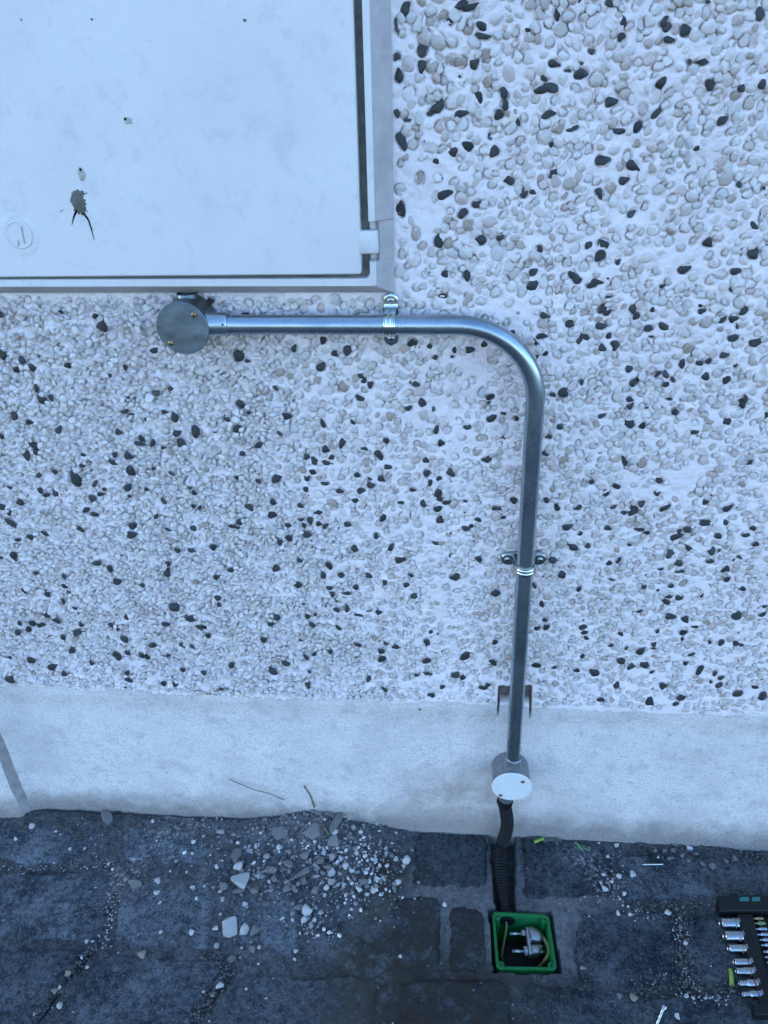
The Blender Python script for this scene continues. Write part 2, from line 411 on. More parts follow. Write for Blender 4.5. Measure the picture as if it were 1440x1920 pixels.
# --- stones: dark ones where the photo shows them
DK = {}
DK[(740,0,2.057)] = '''44,30,52,38,-60 255,15,50,30,-10 297,25,70,28,-10 212,85,30,18,60 340,105,60,26,40 345,140,64,26,15 6,100,60,14,85 105,195,50,34,-80 106,258,50,34,80 8,222,34,22,90 14,290,56,28,85 310,243,50,30,-70 250,296,14,10,0 327,380,60,26,75 425,360,45,30,60 428,400,50,26,-80 170,410,58,44,-30 138,436,32,20,-40 258,437,56,28,-25 8,440,34,22,80 52,465,34,16,10 400,443,42,32,50 475,472,34,14,70 618,247,46,28,15 672,272,28,12,0 724,244,14,10,0 722,287,56,32,-20 763,196,28,22,-60 578,305,26,20,40 605,333,56,32,35 563,344,52,28,0 600,440,64,24,-25 514,116,26,18,10 628,56,52,24,70 830,14,34,24,-50 882,82,44,22,85 876,143,34,26,-10 1045,80,50,26,-50 1053,102,46,30,-60 1063,155,48,30,20 1127,115,44,42,0 1141,236,28,18,60 1190,237,50,24,-10 1030,318,54,36,-70 1218,327,42,36,60 1342,342,36,28,60 1424,322,46,30,-50 1412,52,50,30,80 1212,4,22,14,0 717,4,16,14,0 838,391,54,36,-25 1015,437,64,18,-40 868,507,54,24,0 935,489,42,38,-20 1270,466,40,38,0 690,497,52,18,-15 605,556,30,18,-80 368,528,26,12,80 385,587,58,26,-70 280,565,54,32,10 228,591,40,34,50 162,626,30,22,20 25,545,76,26,70 115,545,8,8,0 183,690,10,8,0 805,621,54,42,20 922,643,58,34,35 610,670,44,26,-65 440,698,46,40,-30 888,696,42,28,-15 793,748,46,24,60 500,752,30,24,70 535,744,28,18,20 197,752,60,36,-20 1165,571,26,18,-10 1330,714,26,18,-30 1427,727,16,14,0 22,805,74,26,80 263,820,48,28,-60 317,790,34,30,20 918,825,44,18,-40 1387,872,44,26,55 1212,938,46,34,50 1390,984,42,38,30 410,918,32,22,-10 330,931,44,34,0 173,932,56,34,-60 755,947,42,28,-10 806,945,48,38,20 794,990,42,38,10 558,960,28,18,60 865,1010,30,16,-70 537,1051,34,32,0 530,1107,54,36,-35 710,1080,38,30,-30 687,1060,34,22,70 785,1090,46,20,10 760,1105,40,16,5 825,1076,12,8,0 1122,1040,50,26,-20 1318,1048,38,32,20 1035,1104,24,14,-10 1298,1120,22,10,80 195,1061,28,24,60 276,1068,44,24,-85 185,1142,34,20,10 622,1145,30,16,0 830,1146,32,12,0'''
DK[(940,540,2.88)] = '''290,66,60,28,90 585,67,58,46,20 547,120,62,32,-65 577,135,46,34,-10 715,122,56,38,75 729,157,40,34,40 818,120,38,22,10 238,153,52,30,15 373,199,46,36,-5 543,211,58,42,20 800,224,54,30,-5 884,213,64,44,40 224,260,70,26,-15 190,300,50,20,60 62,243,38,34,20 240,356,38,34,30 195,374,24,14,-60 585,265,32,30,20 455,268,64,28,15 424,291,42,32,-30 550,327,44,40,0 615,319,52,42,-20 815,267,34,16,0 1075,99,42,22,-10 1088,129,42,32,-15 1310,127,58,32,-20 1260,172,54,40,-25 1200,172,54,26,-30 1276,213,28,16,70 1380,206,12,8,0 1257,268,48,42,30 1377,301,78,44,-10 1210,367,42,38,20 1077,409,40,26,-5 1122,395,44,30,-45 978,420,80,36,85 695,440,44,34,-10 846,466,44,28,-50 890,470,48,30,60 930,498,28,20,70 1110,485,60,44,30 1224,500,54,44,-20 1270,425,26,16,-25 724,512,60,34,-30 895,527,48,28,15 433,512,28,24,0 338,572,54,40,5 283,578,38,22,10 908,600,42,18,5 700,606,40,26,-15 704,639,48,26,-35 787,650,22,12,-30 1320,596,44,26,-75 1306,628,46,42,-30 942,672,38,30,-20 550,695,48,22,-20 699,735,62,44,20 763,745,44,34,-85 1224,721,50,36,0 1436,690,40,20,90 1046,779,48,24,-20 318,757,34,24,20 254,808,36,28,30 240,900,32,24,0 84,710,26,22,-20 14,679,30,16,0 8,820,36,18,-40 667,938,52,24,70 1347,953,38,32,-20 536,898,20,10,0 856,1046,40,34,-10 846,1110,36,30,-40 615,1072,58,36,-35 567,1110,44,30,-70 490,1051,32,22,-50 1108,1160,34,28,0 1134,1118,18,12,0 886,1188,66,26,-35 760,1168,46,30,-25 712,1210,50,42,10 663,1221,38,16,0 607,1186,36,16,-15 1230,1192,62,26,-30 1275,1205,24,12,0 1110,1278,76,28,10 1218,1272,32,24,-20 415,1194,46,28,-15 303,1188,42,24,75 247,1150,30,26,60 66,1154,44,26,0 10,1246,30,22,-40 360,1296,48,34,0 580,1301,42,28,10 745,1312,56,24,15 1008,1312,40,30,30 1364,1303,40,24,20 965,1318,22,20,0'''
DK[(940,960,2.88)] = '''790,118,40,22,5 945,140,84,34,-35 1175,131,42,30,-10 1327,127,46,26,5 1378,177,36,28,20 428,122,30,18,-50 380,198,68,32,15 470,190,30,24,-60 693,181,28,18,10 912,232,52,44,-40 1012,203,44,24,40 1140,219,40,36,-10 1180,216,24,16,-40 1132,268,44,22,-20 1292,251,30,16,20 1260,267,20,12,-30 204,222,26,18,-30 280,270,44,34,60 637,261,40,36,0 585,283,36,32,40 962,280,46,34,10 864,314,36,14,-10 968,329,50,14,-8 1218,319,44,38,30 1222,367,32,28,0 328,347,44,36,-20 421,421,34,20,-75 600,370,36,12,25 924,405,36,24,0 775,411,30,22,-10 850,427,24,16,-20 178,402,34,18,80 1308,419,40,30,10 1085,455,26,12,-60 908,463,46,20,-15 964,471,44,26,-10 892,490,40,24,40 216,500,44,22,75 746,541,30,14,-20 920,571,66,30,5 998,588,46,34,60 1050,624,44,16,10 1275,560,60,40,-60 1414,555,38,26,20 1428,515,28,16,-10 985,655,46,30,-60 980,690,28,16,80 847,650,26,14,-60 238,592,26,24,0 246,630,34,28,10 196,635,34,22,0 444,625,50,36,-15 448,653,42,26,10 462,686,26,20,0 440,594,14,10,0 650,667,30,24,30 515,690,20,8,-10 828,718,30,20,-70 822,741,40,12,-10 675,742,26,16,-70 753,759,52,34,-20 594,726,26,16,-30 1190,710,32,30,0 1128,710,26,16,-70 1267,716,38,22,30 1302,725,24,18,0 1283,650,14,12,0 440,783,36,18,-35 1026,772,44,14,0 190,836,42,32,40 651,811,46,28,25 706,839,44,34,20 778,827,50,32,10 995,818,30,34,0 1072,850,66,26,-65 500,872,48,34,30 411,864,36,26,40 375,856,24,16,0 815,871,28,10,-15 620,928,46,26,-55 1158,880,34,22,-80 1187,898,40,14,-15 1130,920,24,16,70 1174,937,42,26,0 872,937,44,34,60 1273,977,40,34,30 1370,947,28,20,30 1404,985,50,40,-10 966,993,48,42,20 935,1020,38,14,5 797,1009,58,36,-80 538,998,48,22,10 285,846,30,14,0'''
DK[(500,960,2.88)] = '''28,20,56,28,0 115,72,34,24,40 186,45,36,20,-30 232,49,36,32,0 285,64,30,26,20 318,82,34,24,-30 203,72,34,24,50 220,116,46,34,-35 112,141,42,32,0 70,164,32,28,10 437,74,40,22,0 623,38,42,28,-35 592,134,34,26,-80 938,51,38,32,30 1077,90,46,28,20 1103,78,28,22,0 1145,46,40,26,20 1272,38,46,28,-30 1095,124,40,26,10 1112,155,30,22,60 1008,123,34,18,0 478,197,40,36,-40 672,195,46,20,-60 910,172,46,16,15 1246,208,12,8,0 178,258,30,26,0 52,309,42,34,20 336,295,46,32,70 310,343,36,36,0 404,344,36,26,-20 722,260,54,34,-25 1008,250,44,24,20 1145,262,40,26,-10 1016,360,54,34,0 552,348,40,26,10 777,349,30,20,0 635,385,32,22,-60 754,402,34,20,0 167,400,42,32,60 343,406,42,22,5 482,414,34,32,-40 355,443,32,28,20 430,443,54,20,-10 805,462,60,26,0 1238,440,44,34,-40 310,521,30,20,-40 375,536,36,18,40 434,520,38,26,-80 608,547,34,26,-20 560,541,36,8,-10 495,558,62,14,-5 60,563,34,30,0 25,602,36,26,10 222,566,34,26,50 264,552,24,18,0 247,610,36,24,10 387,625,34,16,45 378,485,18,12,0 200,497,20,10,0 884,655,36,26,0 923,662,12,10,0 866,716,54,30,80 1008,715,62,20,-10 1232,704,34,26,-60 700,732,46,26,15 645,713,24,14,10 490,718,42,18,10 617,752,42,28,20 620,796,42,34,30 258,763,28,24,-40 346,756,28,22,40 215,774,38,18,50 185,692,24,16,30 957,764,26,16,0 1065,785,60,32,-25 862,807,44,28,20 1221,819,50,26,-15 103,818,44,24,40 38,853,42,34,60 232,855,26,16,0 812,878,26,20,0 844,882,34,32,-50 874,876,38,28,75 548,897,34,20,-50 1058,903,36,30,0 1020,878,44,28,10 225,922,36,24,0 638,940,36,24,20 888,975,38,26,10 1168,942,40,30,30 950,935,30,22,0 1196,930,26,26,0'''
DK[(0,920,2.88)] = '''110,62,40,32,20 15,86,36,28,0 50,128,36,20,20 70,178,90,22,30 295,20,44,38,20 243,26,40,20,-10 210,5,44,28,0 548,18,34,22,0 500,45,46,30,70 466,102,38,26,-40 514,124,40,28,0 432,208,54,20,30 240,228,56,18,30 163,253,44,26,5 92,272,34,18,0 76,355,42,36,0 5,360,20,12,0 698,35,22,16,0 840,143,34,24,-70 718,190,44,36,-40 715,237,60,28,-5 880,65,44,22,50 1043,90,28,26,0 1080,88,30,18,-60 1050,15,28,22,0 1345,92,40,38,-30 1290,165,40,30,-20 1250,185,36,26,-20 1282,193,40,18,5 1050,195,40,24,10 912,208,36,14,40 962,317,38,24,0 1034,318,38,22,0 1150,313,36,28,-20 525,384,50,20,5 598,417,38,30,10 637,487,44,36,30 352,461,36,26,0 345,518,46,18,25 195,443,24,18,50 135,535,32,24,0 260,558,36,34,-50 368,546,24,16,0 346,594,24,24,0 500,541,34,22,-50 763,510,32,26,0 905,440,42,36,-70 907,392,30,20,-60 1243,432,42,24,0 1170,470,40,22,-10 405,633,30,18,0 260,668,34,30,0 310,705,54,34,40 173,724,38,30,-20 100,725,36,24,20 105,760,40,26,10 153,754,34,28,20 223,726,46,22,5 445,720,28,22,0 420,769,60,22,0 340,794,30,24,20 635,748,28,20,0 600,720,32,20,0 680,690,28,22,20 945,630,60,34,30 1030,685,60,36,10 1180,577,36,30,60 1185,612,24,20,0 896,719,40,22,0 1080,735,60,16,30 1105,746,36,18,0 1122,783,36,24,10 672,803,40,38,-40 828,826,40,28,-30 1040,840,40,16,30 985,835,36,16,30 384,870,34,28,20 174,904,36,38,0 50,898,40,14,0 625,880,32,24,10 645,892,36,26,-60 688,882,36,22,0 768,883,30,30,0 796,894,44,28,65 290,945,46,26,-10 358,975,32,26,-70 85,965,32,12,0 68,997,48,30,10 692,970,34,28,-80 700,1013,54,20,0 498,928,30,18,0 912,887,26,14,0 990,960,34,20,10 1103,972,30,26,20 890,1025,32,18,0 957,1027,30,28,10 1248,937,30,26,0 1203,1050,20,16,40 1428,800,36,30,0'''
DK[(500,620,2.88)] = '''148,98,34,40,0 300,58,44,34,20 292,201,50,46,0 370,130,40,28,15 436,114,50,40,-10 510,245,36,24,40 526,274,34,26,-20 560,297,34,46,0 503,371,50,30,40 46,305,44,30,-15 108,462,56,38,-10 305,500,52,20,80 75,548,36,18,40 103,398,12,10,0 462,498,34,20,60 408,612,60,30,-70 320,645,40,36,20 218,685,28,34,20 252,705,54,32,50 350,690,36,28,-20 330,723,60,22,10 245,768,40,36,30 55,800,52,34,-40 218,800,38,26,-20 312,832,46,22,0 213,857,36,28,-80 395,870,48,24,10 508,872,46,24,-5 490,786,36,22,0 565,840,44,34,20 555,806,30,18,20 622,808,46,30,10 653,741,40,42,-60 605,683,60,34,60 530,644,46,16,0 645,600,38,24,80 475,925,42,18,0 38,921,34,30,0 182,949,40,22,30 275,985,50,24,-15 785,68,50,40,-25 815,101,36,18,10 910,150,28,24,-10 875,88,44,34,20 1015,105,30,34,0 1003,146,20,14,0 1098,104,52,38,-30 1178,76,40,38,-20 800,290,60,32,0 845,392,48,44,-20 765,420,40,30,-60 900,432,16,20,0 914,536,28,40,0 944,612,36,36,10 1086,526,44,26,5 1215,472,46,46,30 1208,362,50,30,0 1198,393,26,14,-50 1280,447,38,20,0 1352,475,26,24,0 1270,595,52,28,-45 1188,703,54,32,0 862,706,44,28,30 870,776,40,38,-20 930,805,32,30,0 883,825,28,34,0 996,771,52,36,15 786,865,40,16,0 920,880,46,34,-30 930,908,40,30,60 842,935,54,36,60 727,932,46,18,0 925,962,38,34,30 975,936,50,22,0 1075,926,26,14,0 1105,946,24,24,0 1335,921,46,30,-10 1245,970,54,22,10 1252,927,22,16,0 1070,985,14,12,0'''
DK[(0,550,2.88)] = '''8,108,28,38,0 12,325,36,48,0 332,98,28,24,0 520,118,36,24,-40 560,180,60,44,50 122,364,40,34,0 86,416,40,32,10 175,408,56,34,30 368,392,40,28,60 678,398,34,24,20 588,446,28,20,30 832,313,50,30,0 198,512,56,22,60 222,575,60,36,50 276,564,36,28,0 83,662,42,44,0 165,697,46,24,10 323,730,44,30,-60 8,775,24,24,0 140,880,44,34,0 182,825,58,26,20 198,862,48,28,10 845,540,50,30,10 920,517,28,22,0 685,557,28,14,70 675,638,42,24,-20 704,654,34,10,0 787,680,20,18,0 895,637,38,20,10 945,665,64,40,50 955,760,46,36,10 1060,745,50,58,0 978,805,50,34,0 638,755,36,28,-20 770,780,36,28,0 760,808,60,24,10 830,803,30,36,20 887,830,34,14,0 700,874,50,34,20 620,874,28,32,0 612,915,54,28,30 708,965,60,46,10 455,865,26,20,0 405,990,46,80,-15 445,932,44,22,10 930,974,46,16,5 832,944,26,14,0 290,970,34,20,20 210,983,34,26,-20 520,1020,34,24,-60 210,1062,48,46,0 50,1047,34,20,10 695,1047,44,36,-20 572,1053,32,18,0 795,1058,28,16,0 548,1082,32,18,0 1030,1050,22,18,0 1050,1080,28,22,20 1135,44,36,28,-10 1332,108,46,12,0 1282,335,56,56,-40 1340,362,32,18,10 1302,597,50,38,10 1346,643,26,22,10 1224,680,42,24,10 1276,730,38,42,20 1390,822,42,30,-10 1310,870,38,24,0 1276,1000,28,18,0 1395,1015,32,26,0 1162,749,18,10,0'''
darks = []
for (ox, oy, s), txt in DK.items():
    for q in txt.split():
        x, y, l, w, a = map(float, q.split(','))
        px, py = ox + x / s, oy + y / s
        if any((px - d[5]) ** 2 + (py - d[6]) ** 2 < 49 for d in darks): continue
        p = W(px, py, -.003); ca, sa = math.cos(R(a)), math.sin(R(a))
        e = W(px + l / s / 2 * ca, py + l / s / 2 * sa, -.003) - p; e2 = W(px - w / s / 2 * sa, py + w / s / 2 * ca, -.003) - p
        darks.append((p[0], p[2], np.linalg.norm(e) * 1.14, np.linalg.norm(e2) * 1.40, math.atan2(e[2], e[0]), px, py))
def covered(x, z, m=.0):
    if x < -.059 + m and z > 1.062 - m: return True
    if math.hypot(x + .328, z - 1.035) < .030: return True
    return False
for _ in range(1000):                              # more of the same beyond the picture's edges
    x, z = random.uniform(XL, XR), random.uniform(ZT + .015, ZTOP)
    px, py, _dz = to_px(np.array([x, 0, z]))
    if -12 < px < 1452 and -12 < py < 1920: continue
    if covered(x, z, .01): continue
    a = random.uniform(.004, .009); darks.append((x, z, a, a * random.uniform(.5, .9), random.uniform(0, 3.14), px, py))
cell = .02; grid = {}
def put(s): grid.setdefault((int(s[0] // cell), int(s[1] // cell)), []).append(s)
def clear(x, z, r, k=.84):
    i, j = int(x // cell), int(z // cell)
    for a in (i - 1, i, i + 1):
        for b in (j - 1, j, j + 1):
            for q in grid.get((a, b), ()):
                if (q[0] - x) ** 2 + (q[1] - z) ** 2 < (k * (r + q[2])) ** 2: return False
    return True
for d in darks: put((d[0], d[1], (d[2] + d[3]) * .5 * .92))
pales = []
NB = 66000
cx_ = rng.uniform(XL + .004, XR - .004, NB); cz_ = rng.uniform(ZT + .006, ZTOP - .004, NB)
den = fbm(cx_, cz_, .085, 71) + .5 * fbm(cx_, cz_, .03, 75); rr_ = rough_at(cx_, cz_)
bare = np.zeros(NB)
for bx, by, br in ((775, 320, .045), (790, 400, .04), (1270, 470, .05), (820, 760, .05), (830, 840, .05), (800, 700, .03), (1290, 900, .05), (1390, 960, .04), (830, 1120, .04), (1130, 900, .035), (960, 580, .03), (880, 690, .03), (1180, 400, .03), (430, 840, .03)):
    p = W(bx, by); bare = np.maximum(bare, np.exp(-(((cx_ - p[0]) ** 2 + (cz_ - p[2]) ** 2) / br ** 2)))
size = np.clip(rng.lognormal(0, .22, NB), .5, 1.6) * (.0058 - .0009 * rr_ - .0006 * sst(.9, .5, cz_))
size[NB // 2:] *= .8
ztc = zt(cx_)
acc = np.clip(.95 + .40 * den - .80 * bare * (1 - rr_) + .5 * rr_, 0.02, 1)
for i in range(NB):
    if rng.random() > acc[i]: continue
    x, z, a = float(cx_[i]), float(cz_[i]), float(size[i])
    if covered(x, z, .004): continue
    if z < ztc[i] + a * .9: continue
    if abs(x - pipe_x(z)) < .036 and z < ZT + .054: continue
    if not clear(x, z, a, .80 - .06 * rr_[i]): continue
    b = a * random.uniform(.62, .98); put((x, z, (a + b) / 2)); pales.append((x, z, a * 1.20, b * 1.20, random.uniform(0, math.pi), float(rr_[i])))
# --- mortar drawn up to, or shrunk back from, every stone
def idx(arr, v): return np.searchsorted(arr, v)
for k, s in enumerate(darks + pales):
    x, z, a, b, th = s[:5]; r = max(a, b) * 1.9
    i0, i1 = idx(xs, x - r), idx(xs, x + r)
    zr = (z - ZT) ; j0, j1 = idx(zz, zr - r - .006), idx(zz, zr + r + .006)
    if i1 <= i0 or j1 <= j0: continue
    xx, zz2 = X[j0:j1, i0:i1] - x, Z[j0:j1, i0:i1] - z
    u = (xx * math.cos(th) + zz2 * math.sin(th)) / a; v = (-xx * math.sin(th) + zz2 * math.cos(th)) / b
    dd = np.sqrt(u * u + v * v)
    rr = s[5] if k >= len(darks) else float(rough_at(np.array(x), np.array(z)))
    sgn = (-1.0 if random.random() < .8 else .7) * (1 - rr) + rr * random.choice((1.2, -1.5, -1.3, -1.0))
    ph = random.uniform(0, 6.28); q_ = np.arctan2(v, u); side = random.uniform(.25, 1.15) * (1 + .6 * np.cos(q_ - ph) + .35 * np.cos(3 * q_ + ph))
    mm = (dd - .80) * (a + b) / 2
    Hh[j0:j1, i0:i1] += (.0042 if sgn < 0 else .0022) * sgn * side * np.exp(-((mm - .0003) / (.0010 if sgn < 0 else .0014)) ** 2) * fade[j0:j1, i0:i1]
Hc = Hh.copy()
dpt, raw_shade = notch(X, Z, raw_shade); Hh = Hh - dpt
n0, n1 = X.shape
V = np.stack([X, -Hh, Z], -1).reshape(-1, 3)
I = np.arange(n0 * n1).reshape(n0, n1)
Fq = np.stack([I[:-1, :-1], I[:-1, 1:], I[1:, 1:], I[1:, :-1]], -1)
keep = ~((X[:-1, 1:] < -.075) & (Z[:-1, 1:] > 1.082))
Fq = Fq[keep]
# lower lip of the coat turns back to the plinth
lipV = np.stack([X[0], -(Hh[0] - .006), Z[0] - .001], -1); L0 = len(V)
LI = L0 + np.arange(n1)
Fq = np.concatenate([Fq, np.stack([LI[:-1], LI[1:], I[0, 1:], I[0, :-1]], -1)])
V = np.concatenate([V, lipV])
me = mesh_np('render_coat', V, Fq); attr(me, 'raw_shade', np.concatenate([raw_shade.ravel(), raw_shade[0]]))
link('render_coat', me, M['coat'], wall)
# plinth
zp = np.concatenate([np.arange(-.03, .248, .005), np.linspace(.25, ZT, 54)])
xp = np.unique(np.concatenate([[XL, XR], np.arange(XL, XR, .004), np.arange(xc - .036, xc + .0361, .0009)]).round(6))
X2, Z2 = np.meshgrid(xp, zp); f = np.clip((Z2 - (ZT - .05)) / .05, 0, 1); Z2 = Z2 + (zt(X2) - ZT) * f
right = sst(-.12, .02, X2)
H2 = profile(np.minimum(Z2, ZT - 1e-6)) + .0009 * fbm(X2, Z2, .04, 81) + .0004 * fbm(X2, Z2, .01, 85) - .0015 * sst(.02, 0, ZT - Z2)
H2 += right * .005 * np.exp(-np.maximum(Z2, 0) / .020) + .0016 * fbm(X2, Z2, .15, 88)
raw2 = np.zeros_like(X2); dpt, raw2 = notch(X2, Z2, raw2); H2 = H2 - dpt
a0, a1 = X2.shape; I2 = np.arange(a0 * a1).reshape(a0, a1)
me = mesh_np('plinth', np.stack([X2, -H2, Z2], -1).reshape(-1, 3), np.stack([I2[:-1, :-1], I2[:-1, 1:], I2[1:, 1:], I2[1:, :-1]], -1).reshape(-1, 4))
attr(me, 'raw_shade', raw2.ravel()); link('plinth', me, M['plinth'], wall)
# plain wall around the part the camera studies
mb = MB()
def q4(a, b, c, d): mb.add([a, b, c, d], [(0, 1, 2, 3)])
Y0 = 0.0
for x0, x1, z0, z1 in ((-14, XL, ZT, ZTOP), (XR, 6, ZT, ZTOP), (-14, 6, ZTOP, 6.0)):
    q4((x0, Y0, z0), (x1, Y0, z0), (x1, Y0, z1), (x0, Y0, z1))
q4((XL, .004, 1.078), (-.07, .004, 1.078), (-.07, .004, ZTOP), (XL, .004, ZTOP))
q4((-14, 0, 6), (6, 0, 6), (6, .35, 6), (-14, .35, 6)); q4((-14, .35, -.1), (-14, .35, 6), (6, .35, 6), (6, .35, -.1))
q4((-14, 0, -.1), (-14, 0, 6), (-14, .35, 6), (-14, .35, -.1)); q4((6, 0, -.1), (6, .35, -.1), (6, .35, 6), (6, 0, 6))
mb.build('outer_wall', M['outer'], wall, smooth=False)
mb = MB()
for x0, x1 in ((-14, XL), (XR, 6)): q4((x0, -.006, -.03), (x1, -.006, -.03), (x1, -.006, ZT), (x0, -.006, ZT))
mb.build('outer_plinth', M['plinth'], wall, smooth=False)
# projecting end of the plinth, lower left
xe = W(36, 1512, -.026)[0]
loops = []; rprof = []; cprof = []
for z in np.linspace(-.03, .60, 64):
    wv = .0022 * float(fbm(z, 0., .03, 91)) + .0012 * float(fbm(z, 4., .009, 95)); b = 0 if z < .595 else -.002
    prof = [(xe, .0), (-1.4, .0), (-1.4, -.029), (xe - .012, -.0295), (xe - .003 + wv, -.0290), (xe + .0005 + wv, -.0275)]
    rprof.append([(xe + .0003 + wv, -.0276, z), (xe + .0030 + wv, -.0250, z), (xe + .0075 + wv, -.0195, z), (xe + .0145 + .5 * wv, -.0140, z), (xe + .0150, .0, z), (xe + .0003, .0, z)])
    cprof.append([(xe + .0143 + .5 * wv, -.0142, z), (xe + .0180, -.0122, z), (xe + .023, -.0104, z), (xe + .030, -.0086, z), (xe + .040, -.0068, z), (xe + .050, -.0040, z), (xe + .062, .0, z), (xe + .0143, .0, z)])
    loops.append([(x, y, z) for x, y in prof])
MB().loft(loops).build('plinth_step', M['plinth'], wall, sharp=50)
MB().loft(rprof).build('step_return', M['return_shade'], wall, sharp=70)  # right-facing side of the step, its shade put into a greyer colour
MB().loft(cprof).build('step_fillet', M['plinth'], wall, sharp=70)

# --- build the stones
def ico(sub):
    t = (1 + 5 ** .5) / 2
    v = [(-1, t, 0), (1, t, 0), (-1, -t, 0), (1, -t, 0), (0, -1, t), (0, 1, t), (0, -1, -t), (0, 1, -t), (t, 0, -1), (t, 0, 1), (-t, 0, -1), (-t, 0, 1)]
    v = [nrm(p) for p in v]
    f = [(0, 11, 5), (0, 5, 1), (0, 1, 7), (0, 7, 10), (0, 10, 11), (1, 5, 9), (5, 11, 4), (11, 10, 2), (10, 7, 6), (7, 1, 8), (3, 9, 4), (3, 4, 2), (3, 2, 6), (3, 6, 8), (3, 8, 9), (4, 9, 5), (2, 4, 11), (6, 2, 10), (8, 6, 7), (9, 8, 1)]
    for _ in range(sub):
        c = {}; g = []
        def mid(a, b):
            k = (min(a, b), max(a, b))
            if k not in c: c[k] = len(v); v.append(nrm(v[a] + v[b]))
            return c[k]
        for a, b, d in f:
            x, y, z = mid(a, b), mid(b, d), mid(d, a); g += [(a, x, z), (b, y, x), (d, z, y), (x, y, z)]
        f = g
    return np.array(v), np.array(f)
def front_half(v, f):
    k = f[(v[f][:, :, 1].mean(1) < .12)]
    u = np.unique(k); m = -np.ones(len(v), int); m[u] = np.arange(len(u)); return v[u], m[k]
IV2, IF2 = ico(2); IV1, IF1 = ico(1)
FV2, FF2 = front_half(IV2, IF2); FV1, FF1 = front_half(IV1, IF1)
def facet(v, g, k, lo, hi):                       # cut flat facets into a ball: the stones are broken, not round
    v = v.copy()
    for _ in range(k):
        d = nrm(g.normal(size=3)); h = g.uniform(lo, hi)
        p = v @ d; v -= np.maximum(0, p - h)[:, None] * d * .92
    return v
VP = [facet(FV2, rng, 10, .42, .82) for _ in range(30)]; VP1 = [facet(FV1, rng, 6, .5, .88) for _ in range(10)]
VD = [facet(FV2, rng, 9, .48, .86) for _ in range(16)]
ME_P = [mesh_np('pebble', v, FF2) for v in VP]; ME_D = [mesh_np('dark_pebble', v, FF2, True, 38) for v in VD]
for m_ in ME_P: m_.materials.append(M['pale'])
for m_ in ME_D: m_.materials.append(M['dark'])
def coat_at(x, z):
    i = min(max(idx(xs, x), 0), n1 - 1); j = min(max(idx(zz, (z - ZT)), 0), n0 - 1); return float(Hc[j, i])
def seen(x, z):
    px, py, dz = to_px(np.array([x, -.004, z]))
    if not (2 < px < 1438 and 2 < py < 1340): return 0
    if math.hypot(px - 345, py - 612) < 58 or (380 < px < 830 and 588 < py < 632): return 0
    if 770 < py and abs(px - (1003 - .0635 * (py - 765))) < 20: return 0
    return 1 / dz ** 2
def stones(lst, variants, metas, low, name, mat_b, pals, dark):
    order = sorted(range(len(lst)), key=lambda i: -seen(lst[i][0], lst[i][1]) * lst[i][2] * lst[i][3])
    top = set(order[:300]); BV, BF, BT = [], [], []; off = 0
    for i, s in enumerate(lst):
        x, z, a, b, th = s[:5]; rr = 0 if dark else s[5]; rd = float(rough_at(np.array(x), np.array(z))) if dark else 0
        g = random.random(); c = ((.50 + .30 * rr) * b if not dark else .42 * b) * random.uniform(.8, 1.2)
        y = -coat_at(x, z) + c * (random.uniform(.15, .55) - rr * random.uniform(.1, 1.0) if not dark else random.uniform(.0, .35)) - .0006 - rr * .0016 - rd * .0030
        tilt = (random.gauss(0, .16), random.gauss(0, .16)) if rr < .5 else (random.gauss(0, .35), random.gauss(0, .35))
        rot = Matrix.Rotation(tilt[0], 4, 'X') @ Matrix.Rotation(tilt[1], 4, 'Z') @ Matrix.Rotation(-th, 4, 'Y')
        k = random.randrange(len(variants)); t = random.random() ** (1.0 if dark else .8)
        if not dark and rr > .4 and random.random() < .75: t = random.choice((.86, .6, .3))
        if i in top:
            o = link(name, metas[k], None, wall)
            o.matrix_local = Matrix.Translation((x, y, z)) @ rot @ Matrix.Diagonal((a, c, b, 1))
            q = t * (len(pals) - 1); j = min(int(q), len(pals) - 2); w = q - j
            o.color = (*[pals[j][n] * (1 - w) + pals[j + 1][n] * w for n in range(3)], 1)
        else:
            vis = seen(x, z) > 0
            vv, ff = (variants[k], FF2) if vis and (dark or a > .0052) else (low[k % len(low)], FF1)
            Rm = np.array(rot.to_3x3()); P = (vv * np.array([a, c, b])) @ Rm.T + np.array([x, y, z])
            BV.append(P); BF.append(ff + off); BT.append(np.full(len(P), t)); off += len(P)
    me = mesh_np(name + '_mass', np.concatenate(BV), np.concatenate(BF)); attr(me, 'tint', np.concatenate(BT))
    tag(link(name + '_mass', me, mat_b, wall), kind='stuff')
stones(darks, VD, ME_D, VP1, 'dark_pebble', M['dark_b'], DARKS, True)
stones(pales, VP, ME_P, VP1, 'pebble', M['pale_b'], PALES, False)

